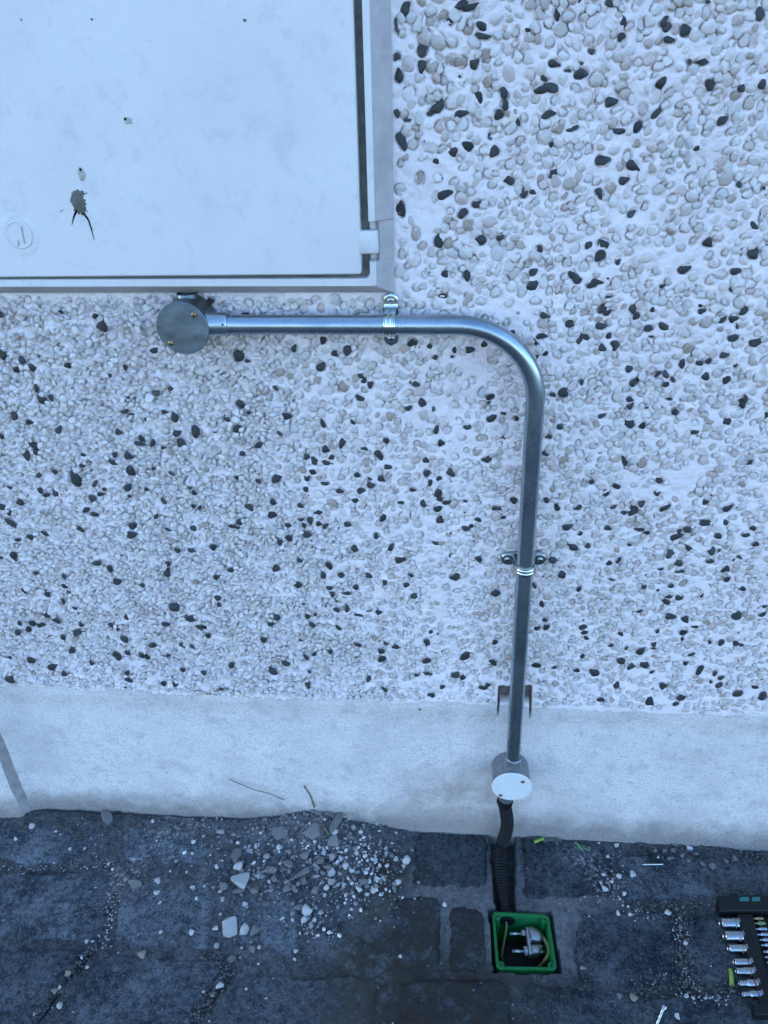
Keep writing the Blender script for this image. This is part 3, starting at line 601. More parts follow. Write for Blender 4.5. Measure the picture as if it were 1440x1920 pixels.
# ------------------------------------------------------------------ the ground
GX0, GX1, GY0, GY1 = -1.05, .85, -.66, .004
BOXC = [G(*p)[:2] for p in ((922.5, 1706.5), (1029.5, 1712.5), (1045.5, 1817), (931, 1815))]   # green box, corner by corner
HOLE = inset([tuple(p) for p in reversed(BOXC)], -.0055)
TRENCH = [tuple(G(*p)[:2]) for p in ((929, 1712), (968, 1712), (965, 1560), (918, 1556))]
def inside(poly, x, y, grow=0):
    if grow: poly = inset(poly, -grow)
    r = np.ones(np.shape(x), bool); n = len(poly)
    for i in range(n):
        a, b = poly[i], poly[(i + 1) % n]
        r &= ((b[0] - a[0]) * (y - a[1]) - (b[1] - a[1]) * (x - a[0])) > 0
    return r
hx, hy = G(600, 1556)[:2]
def mound(x, y):
    h = .028 * np.exp(-((x - hx + .018) / .085) ** 2 - ((y - hy - .012) / .038) ** 2) + .007 * np.exp(-((x - hx + .02) / .22) ** 2 - ((y - hy) / .12) ** 2)
    h = h + .004 * sst(-.10, -.02, x) * sst(.030, 0, -y) * (1 + .4 * fbm(x, y, .05, 101))
    return h
def dirt(x, y):
    return .0035 * fbm(x, y, .09, 103) + .0022 * fbm(x, y, .025, 106) + .0010 * fbm(x, y, .009, 109)
gx = np.arange(GX0, GX1 + 1e-6, .0028); gy = np.arange(GY0, GY1 + 1e-6, .0025)
BX, BY = np.meshgrid(gx, gy)
BZ = -.0032 + dirt(BX, BY) + mound(BX, BY) + .008 * sst(-.075, -.012, BY) * sst(-.10, -.22, BX) - .007 * sst(-.010, -.0065, BY) * sst(-.20, -.27, BX)
wob = .0018 * fbm(BX, BY, .018, 111)
for pa, pb in (((179, 1766), (50, 1922)), ((434, 1818), (356, 1922)), ((1276, 1712), (1286, 1850)), ((1200, 1855), (1400, 1850))):      # open joints
    A_, B_ = G(*pa)[:2], G(*pb)[:2]; t_ = nrm(B_ - A_); k_ = np.clip((BX - A_[0]) * t_[0] + (BY - A_[1]) * t_[1], 0, np.linalg.norm(B_ - A_))
    dd_ = np.hypot(BX - A_[0] - k_ * t_[0], BY - A_[1] - k_ * t_[1]); BZ = BZ - .006 * sst(.013, .004, dd_ + .003 * fbm(BX, BY, .02, 141))
flat = np.maximum(inside(HOLE, BX, BY, .028), inside(TRENCH, BX, BY, .012))
BZ = np.where(flat, -.0022 + .35 * dirt(BX, BY) + mound(BX, BY), BZ)
BZ = np.where(inside(TRENCH, BX + wob, BY + wob), -.032 + .3 * dirt(BX, BY), BZ)
BZ = np.where(inside(HOLE, BX + wob, BY + wob), -.12, BZ)
pave = empty('pavement', (0, 0, 0), kind='structure')
b0, b1 = BX.shape; I3 = np.arange(b0 * b1).reshape(b0, b1)
link('joint_earth', mesh_np('joint_earth', np.stack([BX, BY, BZ], -1).reshape(-1, 3), np.stack([I3[:-1, :-1], I3[:-1, 1:], I3[1:, 1:], I3[1:, :-1]], -1).reshape(-1, 4)), M['bed'], pave)
mb = MB()
for x0, x1, y0, y1 in ((-150, GX0, -200, 0), (GX1, 150, -200, 0), (GX0, GX1, -200, GY0), (-150, 150, .004, 60)):
    mb.add([(x0, y0, -.004), (x1, y0, -.004), (x1, y1, -.004), (x0, y1, -.004)], [(0, 1, 2, 3)])
tag(mb.build('ground', M['far'], None, smooth=False), kind='structure')
SETTS = [  # corners in the photograph (far left, far right, near right, near left), tint, height
    ((776, 1553), (914, 1557), (922, 1668), (768, 1664), .72, 0), ((972, 1563), (1142, 1572), (1160, 1682), (978, 1690), .80, 0),
    ((1150, 1597), (1332, 1602), (1350, 1690), (1166, 1690), 1.35, -1), ((1346, 1602), (1500, 1608), (1515, 1684), (1358, 1686), 1.1, -3),
    ((733, 1676), (826, 1673), (829, 1814), (724, 1818), .85, -1), ((838, 1690), (912, 1700), (918, 1822), (842, 1824), .7, 0),
    ((1078, 1704), (1264, 1706), (1278, 1848), (1082, 1844), .95, 0), ((1278, 1712), (1388, 1702), (1400, 1838), (1288, 1845), 1.0, -1),
    ((1398, 1700), (1540, 1700), (1560, 1836), (1408, 1838), 1.0, -1),
    ((742, 1834), (960, 1828), (968, 1985), (732, 1985), .8, 0), ((972, 1834), (1190, 1857), (1198, 1985), (976, 1985), .9, 0),
    ((1200, 1860), (1398, 1856), (1410, 1985), (1206, 1985), .95, 0), ((1408, 1856), (1590, 1850), (1610, 1985), (1418, 1985), .95, 0),
    ((-60, 1532), (206, 1530), (214, 1620), (-72, 1622), 1.15, -1), ((222, 1532), (402, 1540), (398, 1624), (228, 1618), 1.3, -2),
    ((-84, 1634), (210, 1630), (197, 1764), (-100, 1762), 1.05, 0), ((222, 1636), (404, 1634), (396, 1784), (208, 1770), 1.2, -1),
    ((-120, 1776), (170, 1774), (62, 1928), (-150, 1940), .9, 1), ((188, 1780), (424, 1800), (352, 1936), (76, 1964), 1.05, 0),
    ((444, 1822), (718, 1826), (704, 1985), (362, 1965), 1.0, -1), ((416, 1642), (560, 1640), (562, 1790), (412, 1784), 1.15, -3),
    ((576, 1662), (718, 1672), (712, 1804), (572, 1794), .95, -4), ((414, 1542), (560, 1542), (560, 1628), (414, 1628), 1.2, -4),
    ((584, 1552), (756, 1560), (752, 1662), (584, 1652), 1.0, -5),
    ((-250, 1530), (-76, 1532), (-88, 1622), (-262, 1622), 1.1, 0), ((-270, 1634), (-100, 1634), (-116, 1764), (-290, 1764), 1.0, 0),
    ((-170, 1950), (58, 1938), (-20, 2080), (-200, 2080), .95, 0), ((70, 1976), (340, 1975), (300, 2090), (0, 2090), 1.0, 0), ((352, 1978), (700, 1998), (690, 2100), (312, 2095), 1., 0),
    ((732, 1996), (968, 1996), (976, 2100), (722, 2100), .9, 0), ((980, 1996), (1200, 1996), (1214, 2100), (988, 2100), 1., 0), ((1212, 1996), (1412, 1996), (1430, 2100), (1224, 2100), .9, 0)]
for k, s in enumerate(SETTS):
    c = [G(*p)[:2] for p in s[:4]]; nx, ny = 40, 32
    u, v = np.meshgrid(np.linspace(0, 1, nx), np.linspace(0, 1, ny))
    P = ((1 - u) * (1 - v))[..., None] * c[3] + (u * (1 - v))[..., None] * c[2] + (u * v)[..., None] * c[1] + ((1 - u) * v)[..., None] * c[0]
    lx = np.linalg.norm(c[1] - c[0]); ly = np.linalg.norm(c[0] - c[3])
    a = np.minimum(u, 1 - u) * lx; b = np.minimum(v, 1 - v) * ly
    e = np.minimum(a, b) - .5 * np.maximum(0, .012 - np.maximum(a, b) * .5) * .4 + .0045 * fbm(P[..., 0], P[..., 1], .03, 121) + .002 * fbm(P[..., 0], P[..., 1], .009, 125)
    e = e - .006 * np.exp(-((a / .014) ** 2 + (b / .014) ** 2))
    crown = .0022 * (1 - (2 * u - 1) ** 2) * (1 - (2 * v - 1) ** 2)
    z = s[5] * .001 + crown - .0115 * (1 - sst(-.002, .010, e)) + .0012 * fbm(P[..., 0], P[..., 1], .035, 131 + k) + .0006 * fbm(P[..., 0], P[..., 1], .012, 135)
    z = np.where(inside(HOLE, P[..., 0], P[..., 1], .010) | inside(TRENCH, P[..., 0], P[..., 1], .004), -.012, z)
    I4 = np.arange(nx * ny).reshape(ny, nx)
    F4 = np.stack([I4[:-1, :-1], I4[:-1, 1:], I4[1:, 1:], I4[1:, :-1]], -1).reshape(-1, 4)
    zf = z.ravel()[F4].max(1); cx4 = P.reshape(-1, 2)[F4].mean(1)
    F4 = F4[~(inside(HOLE, cx4[:, 0], cx4[:, 1], .006) | inside(TRENCH, cx4[:, 0], cx4[:, 1], .002))]
    o = link('sett', mesh_np('sett', np.concatenate([P, z[..., None]], -1).reshape(-1, 3), F4), M['sett'], pave)
    cxp, cyp = sum(p[0] for p in s[:4]) / 4, sum(p[1] for p in s[:4]) / 4     # paler, drier stones to the left of the heap
    tn = s[4] * (1.5 if cxp < 740 and cyp < 1800 else 1.25 if cxp < 740 else 1.0)
    o.color = (tn, tn, tn * 1.02, 1)
def ground_z(x, y):
    z = -.001
    j = int(np.clip((y - GY0) / .0025, 0, b0 - 1)); i = int(np.clip((x - GX0) / .0028, 0, b1 - 1))
    return max(float(BZ[j, i]), z if float(mound(np.array(x), np.array(y))) < .003 else -1)

# ------------------------------------------------------------------ meter cabinet
cab = empty('meter_cabinet', (W(300, 549)[0], 0, 1.066), 'large white plastic meter cabinet with a brown paint splash on its door', 'cabinet')
CO = Vector(cab.location)
def cobj(mb, name, m, parent=cab, sharp=40):
    o = mb.build(name, m, parent, sharp); 
    return o
XRO, ZBO = W(738, 417, -.004)[0], W(400, 548.5, -.004)[2]; XLO, ZTO = -.66, ZBO + .60; FH = .024
xo, zo = XRO - CO.x, ZBO - CO.z; xl, zt_ = XLO - CO.x, ZTO - CO.z
XLI, ZLI = W(703, 417, -FH)[0] - CO.x, W(400, 538, -FH)[2] - CO.z           # outer edge of the raised lip
XI, ZI = W(690.5, 417, -FH)[0] - CO.x, W(400, 523.5, -FH)[2] - CO.z        # its inner edge
zn0, zn1 = W(700, 490, -FH)[2] - CO.z, W(700, 416, -FH)[2] - CO.z          # pocket cut for the hinge tab
def fr_loop(x0, x1, z0, z1, r, y, notch=0):
    pts = []
    def arc(cx, cz, a0):
        for k in range(7): a = a0 + k / 6 * math.pi / 2; pts.append([cx + r * math.cos(a), y, cz + r * math.sin(a)])
    arc(x0 + r, z0 + r, math.pi); arc(x1 - r, z0 + r, -math.pi / 2)
    for i, z in enumerate((zn0 - .0006, zn0 + .0006, zn1 - .0006, zn1 + .0006)): pts.append([x1, y + (notch if i in (1, 2) else 0), z])
    arc(x1 - r, z1 - r, 0); arc(x0 + r, z1 - r, math.pi / 2)
    return pts
dl = xo - XLI
L = [fr_loop(xl, xo, zo, zt_, .0008, .004), fr_loop(xl, xo, zo, zt_, .0008, -.0045), fr_loop(xl + .012, XLI + .004, ZLI - .003, zt_ - .012, .002, -FH * .80, .004),
     fr_loop(xl + .016, XLI, ZLI, zt_ - .016, .0035, -FH + .0012, .014), fr_loop(xl + .017, XLI - .001, ZLI + .001, zt_ - .017, .0035, -FH, .014),
     fr_loop(xl + .024, XI + .0008, ZI - .0008, zt_ - .024, .006, -FH, .014), fr_loop(xl + .025, XI, ZI, zt_ - .025, .006, -FH + .001, .014), fr_loop(xl + .026, XI - .0005, ZI + .0005, zt_ - .026, .006, .0, .0)]
fm = MB().loft(L[:4], False, False); cobj(fm, 'frame', M['frm'], cab, 30)
fm = MB().loft(L[3:], False, False); cobj(fm, 'frame_lip', M['cab'], cab, 30)
bp = MB().add([(xl, -.0005, zo), (xo, -.0005, zo), (xo, -.0005, zt_), (xl, -.0005, zt_)], [(0, 1, 2, 3)]); cobj(bp, 'back_panel', M['gap'])
DY = .0275                                                                    # door face stands this far off the wall
dbl = W(10, 520.5, -DY); dbr = W(677.5, 515, -DY); dtr = W(661, 0, -DY)
def dl_(p): return (p[0] - CO.x, p[2] - CO.z)
ang = (dbr[2] - dbl[2]) / (dbr[0] - dbl[0])
p_bl = (xl + .024, dl_(dbl)[1] + ang * (xl + .024 - dl_(dbl)[0])); p_br = dl_(dbr)
e_up = nrm(np.array(dl_(dtr)) - np.array(p_br)); hgt = zt_ - .03 - p_br[1]
p_tr = tuple(np.array(p_br) + e_up * hgt / e_up[1]); p_tl = (xl + .024, p_tr[1])
DM = frame((0, 0, 0), (1, 0, 0), (0, 0, 1), (0, -1, 0))
tx1 = W(709.5, 460, -DY)[0] - CO.x; tz0 = W(690, 477.5, -DY)[2] - CO.z; tz1 = W(690, 434, -DY)[2] - CO.z
door = cobj(MB().slab([p_bl, p_br, p_tr, p_tl], .004, DY, .0018, .004, DM, 6), 'door', M['cab'], cab, 25)
def at_edge(z): return p_br[0] + (p_tr[0] - p_br[0]) * (z - p_br[1]) / (p_tr[1] - p_br[1])
ht = MB().slab([(at_edge(tz0) - .012, tz0), (tx1, tz0 + .0006), (tx1 - .0008, tz1 + .0002), (at_edge(tz1) - .012, tz1)], .012, DY - .00035, .0016, .0022, DM, 3)
cobj(ht, 'hinge_tab', M['cab'], cab, 50)
lc = W(36, 440, -DY); la = (lc[0] - CO.x, -DY, lc[2] - CO.z)
latch = cobj(MB().lathe([(-.001, .0258), (.0001, .0258), (.0004, .0246), (.0004, .0176), (-.0004, .0170)], 64, Matrix.Translation(la) @ DM, True, True), 'latch', M['cab'], cab, 40)
kn = cobj(MB().lathe([(-.001, .0166), (.0010, .0166), (.0016, .0158), (.0016, .0150), (.0008, .0146)], 64, Matrix.Translation(la) @ DM), 'latch_knob', M['cab'], latch, 30)
def bar_px(p, q, w, h, y0):
    a = W(*p, -DY); b = W(*q, -DY); a = np.array([a[0] - CO.x, a[2] - CO.z]); b = np.array([b[0] - CO.x, b[2] - CO.z]); t = nrm(b - a); s = np.array([-t[1], t[0]]) * w / 2
    m = MB().slab([tuple(a - s), tuple(b - s), tuple(b + s), tuple(a + s)], y0, y0 + h, .0003, .0004, DM, 2); return m
m = bar_px((40.5, 424), (47.2, 457), .0016, .0012, DY + .0006); cobj(m, 'latch_slot', M['frm'], latch)
m = bar_px((34, 449), (36.5, 456), .0012, .0011, DY + .0006); m2 = bar_px((36.5, 456), (34, 461), .0012, .0011, DY + .0006); m.add(m2.v, m2.f); cobj(m, 'latch_hook', M['frm'], latch)
def blob(name, cx, cy, rx, ry, seed, m, spikes=0, n=40):
    g = np.random.default_rng(seed); c = W(cx, cy, -DY); s = W(cx + 1, cy, -DY)[0] - c[0]
    mb = MB(); ring = []
    for i in range(n):
        a = 2 * math.pi * i / n; k = 1 + g.uniform(-.16, .16) + (.45 * g.random() ** 3 if spikes else 0)
        ring.append((c[0] - CO.x + rx * s * k * math.cos(a), -DY, c[2] - CO.z - ry * s * k * math.sin(a)))
    mb.loft([ring, [((p[0] - c[0] + CO.x) * .93 + c[0] - CO.x, -DY - .0005, (p[2] - c[2] + CO.z) * .93 + c[2] - CO.z) for p in ring]], False, True)
    def run(path, w0, w1):
        for (ax, ay), (bx, by), wa, wb in zip(path[:-1], path[1:], np.linspace(w0, w1, len(path))[:-1], np.linspace(w0, w1, len(path))[1:]):
            A, B = W(ax, ay, -DY), W(bx, by, -DY); A = np.array([A[0] - CO.x, A[2] - CO.z]); B = np.array([B[0] - CO.x, B[2] - CO.z])
            t = nrm(B - A); q = np.array([-t[1], t[0]])
            mb.add([(*(A - q * wa * s)[:1], -DY - .0004, (A - q * wa * s)[1]), ((A + q * wa * s)[0], -DY - .0004, (A + q * wa * s)[1]), ((B + q * wb * s)[0], -DY - .0004, (B + q * wb * s)[1]), ((B - q * wb * s)[0], -DY - .0004, (B - q * wb * s)[1])], [(0, 1, 2, 3), (3, 2, 1, 0)])
    if spikes:
        run([(144, 394), (138, 408), (135, 422)], 2.2, .4); run([(152, 396), (160, 404), (166, 412), (171, 428), (177, 450)], 2.6, .5)
        run([(156, 388), (165, 398)], 1.6, .4); run([(141, 372), (132, 380)], 1.4, .4); run([(142, 366), (133, 361)], 1.2, .4); run([(157, 364), (164, 361)], 1.0, .4); run([(113, 397), (119, 393)], .6, .3); run([(150, 366), (147, 357)], 1.3, .4)
        run([(168, 420), (173, 430)], 1.5, .6)
    o = mb.build(name, m, door, 60); return o
blob('paint_splash', 148, 379, 12.5, 19, 3, M['splat'], 1)
blob('paint_dab', 153, 326, 7.0, 12, 5, M['splat2']); blob('paint_dab', 240, 226, 8, 6, 6, M['splat2'])
blob('paint_fleck', 151, 318, 2.5, 3, 7, M['splat']); blob('paint_fleck', 235, 223, 3.0, 2.6, 8, M['splat']); blob('paint_fleck', 459, 38, 3.0, 2.4, 9, M['splat']); blob('paint_fleck', 172, 36, 2.0, 2.0, 10, M['splat'])
blob('paint_fleck', 40, 37, 1.3, 1.8, 12, M['splat'])

# ------------------------------------------------------------------ conduit, boxes and saddles
zA = (PIPE_A[2] + W(835, 609.5, YC)[2]) / 2
path = []
xCn = pipe_x(zA); RB = .104
xs0 = PIPE_A[0] - .012
for x in np.linspace(xs0, xCn - RB, 26): path.append((x, YC, zA))
for k in range(1, 25):
    a = math.pi / 2 * (1 - k / 24); path.append((xCn - RB + RB * math.cos(a), YC, zA - RB + RB * math.sin(a)))
zB0 = zA - RB
xadj = pipe_x(zB0) - xCn
path = [(x + xadj * sst(xCn - RB - .05, xCn, np.array(x)) * 1.0, y, z) for x, y, z in path]
for z in np.linspace(zB0, PIPE_B[2] - .010, 40)[1:]: path.append((pipe_x(z), YC, z))
pc = MB().tube(path, .0125, 28).build('conduit', M['pipe'], None)
tag(pc, 'bare galvanised steel conduit pipe bent once from level to upright', 'pipe')

def screw(name, mb_parent, loc, m, r=.0035, h=.0018, slot=True, M0=None):
    rot = random.uniform(0, 3.14); Mx = (M0 or WALLF((0, 0, 0))); Mx = Matrix.Translation(loc) @ Mx
    mb = MB().lathe([(-.001, r), (h * .4, r), (h * .8, r * .82), (h, r * .5), (h, 0.0001)], 18, Mx, True, False)
    o = mb.build(name, m, mb_parent, 50)
    a = Matrix.Rotation(rot, 4, 'Z')
    s = MB()
    for t in ((0,) if slot else (0, math.pi / 2)):
        s.box(-r * .75, r * .75, -.0004, .0004, h * .7, h + .00012, .0001, Mx @ a @ Matrix.Rotation(t, 4, 'Z'))
    s.build('screw_slot', M['hole'], o); return o

def box_round(loc, label, rb, rl, dep, lidm, spouts, screws):
    t = empty('junction_box', loc, label, 'junction box', 'round conduit boxes')
    F_ = WALLF((0, 0, 0))
    MB().lathe([(.003, rb - .001), (.006, rb), (dep - .004, rb), (dep - .0025, rb + .0008), (dep - .0022, rb + .0008), (dep - .002, rb - .001)], 64, F_).build('body', M['pipe2'], t)
    for (dx, dz), ln, r, yy in spouts:
        Dv = np.array([dx, 0, dz]); Dv = nrm(Dv); o = np.array([0, yy, 0]) + Dv * (rb - .010)
        z_ = Dv; x_ = np.array([0, -1., 0]); y_ = np.cross(z_, x_)
        mb = MB().lathe([(0, r + .002), (.004, r + .0016), (.012, r + .0004), (.013, r), (ln - .0012, r), (ln, r - .001), (ln, r - .0028), (ln - .004, r - .003)], 36, frame(o, x_, y_, z_))
        sp = mb.build('spout', M['pipe'] if dx > .5 else M['pipe2'], t)
    ld = MB().lathe([(dep - .002, rl), (dep - .0006, rl), (dep, rl - .0006), (dep, 0.0001)], 72, F_, True, False).build('lid', lidm, t)
    for (px, py) in screws:
        p = W(px, py, loc[1] - dep); screw('lid_screw', ld, (p[0] - loc[0], -dep, p[2] - loc[2]), M['brass'])
    return t
c1 = W(342, 616, -.052); c1 = (c1[0], 0, c1[2])
bx1 = box_round(c1, 'round galvanised junction box with a steel lid under the meter cabinet', .0320, .0338, .052, M['lid'], [((1, 0), (PIPE_A[0] - c1[0]) - .022, .0150, YC), ((0, 1), (1.0655 - c1[2]) - .022, .0128, -.0155)], [(363.5, 590), (320, 643.5)])
bx1['group'] = 'round conduit boxes'
dot = W(417, 609, YC - .0150); MB().lathe([(-.002, .0013), (.0002, .0013)], 12, Matrix.Translation((dot[0] - c1[0], YC - .0150, dot[2] - c1[2])) @ WALLF((0, 0, 0))).build('grub_screw_hole', M['hole'], bx1)
c2 = W(959.8, 1476, -.056); c2 = (c2[0], -.003, c2[2])
bx2 = box_round(c2, 'round grey junction box with a white plastic lid low on the plinth', .0335, .0358, .053, M['lidw'], [((PIPE_B[0] - c2[0], PIPE_B[2] - c2[2]), .030, .0146, YC + .003), ((-.10, -1), .043, .0135, YC + .003)], [(980.2, 1465.5), (938.8, 1490.5)])
for o in bx2.children:
    if o.name.startswith('spout') or o.name.startswith('body'): o.data.materials[0] = M['cast']
def saddle(o, ax, label):
    ax = nrm(ax); pr = np.cross(OUT, ax)
    t = bpy.data.objects.new('pipe_saddle', None); col.objects.link(t); t.matrix_world = frame(o, ax, pr, OUT)
    tag(t, label, 'pipe clamp', 'pipe saddles'); return t
HC = -YC; LG = .0105
def saddle_parts(t):
    MB().slab([(-.0095, -.0335), (.0095, -.0335), (.0095, .0335), (-.0095, .0335)], .002, .0088, .0008, .0094, None, 6).build('base_plate', M['zinc'], t)
    # strap: profile across the pipe, swept over its width
    pa = [(-.0340, LG), (-.030, LG), (-.0255, LG), (-.021, LG), (-.0172, LG + .0004), (-.0152, LG + .0022), (-.0146, LG + .006), (-.0142, HC - .008)]
    pa = [(y, z) for y, z in pa]; arc = [(.0140 * math.cos(a), HC + .0140 * math.sin(a)) for a in np.linspace(math.pi, 0, 22)]
    prof = pa + arc + [(-y, z) for y, z in reversed(pa)]
    wid = np.linspace(-1, 1, 19); V = []; T = []
    for i, (y, z) in enumerate(prof):
        inarc = sst(.0165, .0135, np.array(abs(y)))
        hw = .0072 if abs(y) < .0150 else min(.0072 + (abs(y) - .0150) * .9, .0094)
        if abs(y) > .0246: hw = math.sqrt(max(1e-9, .0094 ** 2 - (abs(y) - .0246) ** 2))
        for w in wid:
            rib = .0013 * (math.exp(-((w - .38) / .16) ** 2) + math.exp(-((w + .38) / .16) ** 2)) * float(inarc) - .0003
            ry, rz = y, z
            d = nrm(np.array([y, z - HC])) if float(inarc) > .02 and z > HC - .01 else np.array([0, 1.])
            dish = .0006 * max(0, 1 - w * w) if abs(y) > .017 else 0
            V.append((w * hw, ry + d[0] * rib, rz + d[1] * rib + dish))
    n, k = len(prof), len(wid); F = []
    for i in range(n - 1):
        for j in range(k - 1): F.append((i * k + j, i * k + j + 1, (i + 1) * k + j + 1, (i + 1) * k + j))
    o = MB().add(V, F).build('strap', M['zinc'], t, 60)
    md = o.modifiers.new('thick', 'SOLIDIFY'); md.thickness = .0013; md.offset = 0
    for s in (-1, 1): screw('saddle_screw', t, (0, s * .0246, LG + .0012), M['zinc'], .0044, .0017, False, Matrix.Identity(4))
q1 = W(731, 609, YC); s1 = saddle((q1[0], 0, zA), (1, 0, 0), 'shiny zinc pipe saddle on the level pipe run just below the cabinet corner')
q2 = W(981, 1062, YC); zs2 = q2[2] - .003
s2 = saddle((pipe_x(zs2), 0, zs2), (PIPE_T[0] - PIPE_B[0], 0, PIPE_T[2] - PIPE_B[2]), 'shiny zinc pipe saddle halfway down the upright pipe run')
saddle_parts(s1)
for ch in list(s1.children):
    c = ch.copy(); col.objects.link(c); c.parent = s2
    for g in ch.children: d = g.copy(); col.objects.link(d); d.parent = c

# flexible conduit from the lower box into the green box
def smooth_path(P, n=12):
    P = [np.array(p, float) for p in P]; P = [2 * P[0] - P[1]] + P + [2 * P[-1] - P[-2]]; out = []
    for i in range(1, len(P) - 2):
        for k in range(n):
            t = k / n; a, b, c, d = P[i - 1], P[i], P[i + 1], P[i + 2]
            out.append(.5 * (2 * b + (c - a) * t + (2 * a - 5 * b + 4 * c - d) * t * t + (3 * b - a - 3 * c + d) * t ** 3))
    out.append(P[-2]); return out
def resample(P, step):
    P = np.array(P); L = np.concatenate([[0], np.cumsum(np.linalg.norm(np.diff(P, axis=0), axis=1))]); n = int(L[-1] / step)
    s = np.linspace(0, L[-1], n); return np.stack([np.interp(s, L, P[:, k]) for k in range(3)], -1), s
spb = np.array([c2[0], c2[1] + YC + .003, c2[2]]) + nrm([-.10, 0, -1]) * .064
FP = [spb + np.array([.0005, 0, .008]), spb + np.array([-.001, 0, -.006]), W(951, 1546, -.036), G(942, 1585, .010), G(938, 1620, .002), G(941, 1660, -.008), G(946.5, 1698, -.016), G(948, 1716, -.020)]
P, s = resample(smooth_path(FP), .0007)
rad = .0114 + .0010 * np.sign(np.sin(2 * math.pi * s / .0050)) * np.abs(np.sin(2 * math.pi * s / .0050)) ** .5
fx = MB().tube(P, rad, 22).build('flexible_conduit', M['rubber'], None, 70)
tag(fx, 'black corrugated flexible conduit running from the lower round box into the green box', 'conduit')
cf = MB().tube([spb + np.array([.0008, 0, .004]), spb + np.array([0, 0, -.004]), spb + np.array([-.0015, 0, -.010]), spb + np.array([-.0022, 0, -.013])], [.0146, .0150, .0146, .0128], 24).build('cuff', M['rubber'], fx, 40)

# ------------------------------------------------------------------ green earthing box and what lies in it
PB = [np.array(p) for p in BOXC]; bc = sum(PB) / 4
gb = empty('inspection_box', (bc[0], bc[1], -.003), 'open green plastic earthing box let into the paving', 'electrical box')
poly = [tuple(p - bc) for p in (PB[3], PB[2], PB[1], PB[0])]
def rl(d, r, z): return [(x, y, z) for x, y in roundp(inset(poly, d), r, 5)]
MB().loft([rl(.006, .006, -.094), rl(.002, .007, -.092), rl(0, .008, -.001), rl(.0008, .008, 0), rl(.0042, .006, 0), rl(.005, .006, -.001), rl(.0065, .006, -.088), rl(.010, .006, -.090)], True, True).build('shell', M['green'], gb, 40)
MB().loft([rl(.0072, .006, -.078), rl(.0072, .006, -.0755), rl(.02, .006, -.073)], True, True).build('dark_floor', simple('dark_floor', (.016, .015, .014), .7, 0, .5, 60, .003), gb)  # dark layer laid over the green floor of the box
for k in range(4):
    ip = np.array(inset(poly, .0088)[k])
    MB().lathe([(-.064, .0058), (-.0022, .0058), (-.0014, .0050), (-.0014, .0018), (-.006, .0016)], 20, Matrix.Translation((ip[0], ip[1], 0))).build('corner_post', M['green'], gb)
    MB().lathe([(-.003, .0017), (-.0012, .0017)], 12, Matrix.Translation((ip[0], ip[1], 0))).build('screw_hole', M['hole'], gb)
gl = G(951, 1722, -.022)
tow = nrm(G(950, 1735, -.022) - G(947, 1700, -.022)); xg = np.array([0, 0, 1.]); yg = np.cross(tow, xg)
gland = MB().lathe([(-.010, .0145), (.004, .0145), (.0055, .0135), (.0060, .0112), (.0062, .0095), (.0056, .0085)], 32, frame((gl[0] - bc[0], gl[1] - bc[1], -.019), xg, yg, tow)).build('cable_gland', M['rubber'], gb)
cb1 = MB().tube(smooth_path([G(949, 1728, -.024), G(949.5, 1740, -.030), G(945, 1765, -.045), G(941, 1794, -.062), G(944, 1802, -.076)]), .0022, 12).build('earth_cable', M['cable'])
tag(cb1, 'thin yellow green earth wire dropping from the black gland in the green box', 'wire', 'earth wires in the green box')
ZC = -.034
E0 = G(957.8, 1751, ZC); E1 = G(978, 1751, ZC); F0 = G(957, 1784.5, ZC)
axx = nrm(np.array([1., (E1 - E0)[1] / (E1 - E0)[0], 0])); axy = np.array([-axx[1], axx[0], 0])
sp_ = abs((F0 - E0) @ axy); org = (E0 + F0) / 2
cl = bpy.data.objects.new('earth_clamp', None); col.objects.link(cl); cl.matrix_world = frame(org, axx, axy, (0, 0, 1))
tag(cl, 'bright metal U bolt earth clamp lying in the green box', 'clamp')
def lx(px): return float((G(px, 1767, ZC) - org) @ axx)
h2 = sp_ / 2; xN0, xN1, xB1, xU = lx(979), lx(987), lx(1012), lx(1026)
for s in (-1, 1):
    P = [(x, s * h2, 0) for x in np.linspace(0, xN1 + .004, 90)]
    r = [.0042 + .0003 * math.sin(i * 1.6) for i in range(90)]
    MB().tube(P, r, 14).build('stud', M['zinc'], cl, 60)
    hexp = [(.0086 * math.cos(a), .0086 * math.sin(a)) for a in [math.pi / 3 * k + .3 * s for k in range(6)]]
    MB().slab(hexp, xN0, xN1, .0008, 0, frame((0, s * h2, 0), (0, 1, 0), (0, 0, 1), (1, 0, 0))).build('nut', M['chrome'], cl, 30)
ub = [(xN1, h2, -.001)] + [(xB1 + (xU - xB1) * 0 + h2 * .9 * math.sin(a) * .80, h2 * math.cos(a), -.001 - .004 * math.sin(a)) for a in np.linspace(0, math.pi, 22)] + [(xN1, -h2, -.001)]
MB().tube(ub, .0042, 14).build('u_bolt', M['zinc'], cl)
bw = h2 + .0085
MB().slab([(xN1 + .0008, -bw), (xN1 + .0065, -bw), (xN1 + .0065, bw), (xN1 + .0008, bw)], -.008, .0085, .0012, .0015, None, 3).build('saddle_bar', M['clampm'], cl, 35)
MB().slab([(xN1 + .0062, -.10 * h2), (xB1 - .002, -.22 * h2), (xB1 + .006, .28 * h2), (xB1 + .003, .72 * h2), (xB1 - .007, bw - .001), (xN1 + .0062, bw - .0006)], -.009, .0125, .0022, .0030, None, 4).build('saddle_body', M['clampm'], cl, 50)
MB().slab([(xN1 + .0062, -bw + .0006), (xB1 - .006, -bw + .001), (xB1 + .004, -h2 * .62), (xB1 + .001, -h2 * .50), (xN1 + .0062, -h2 * .48)], -.009, .0105, .0018, .0016, None, 3).build('saddle_cheek', M['clampm'], cl, 50)
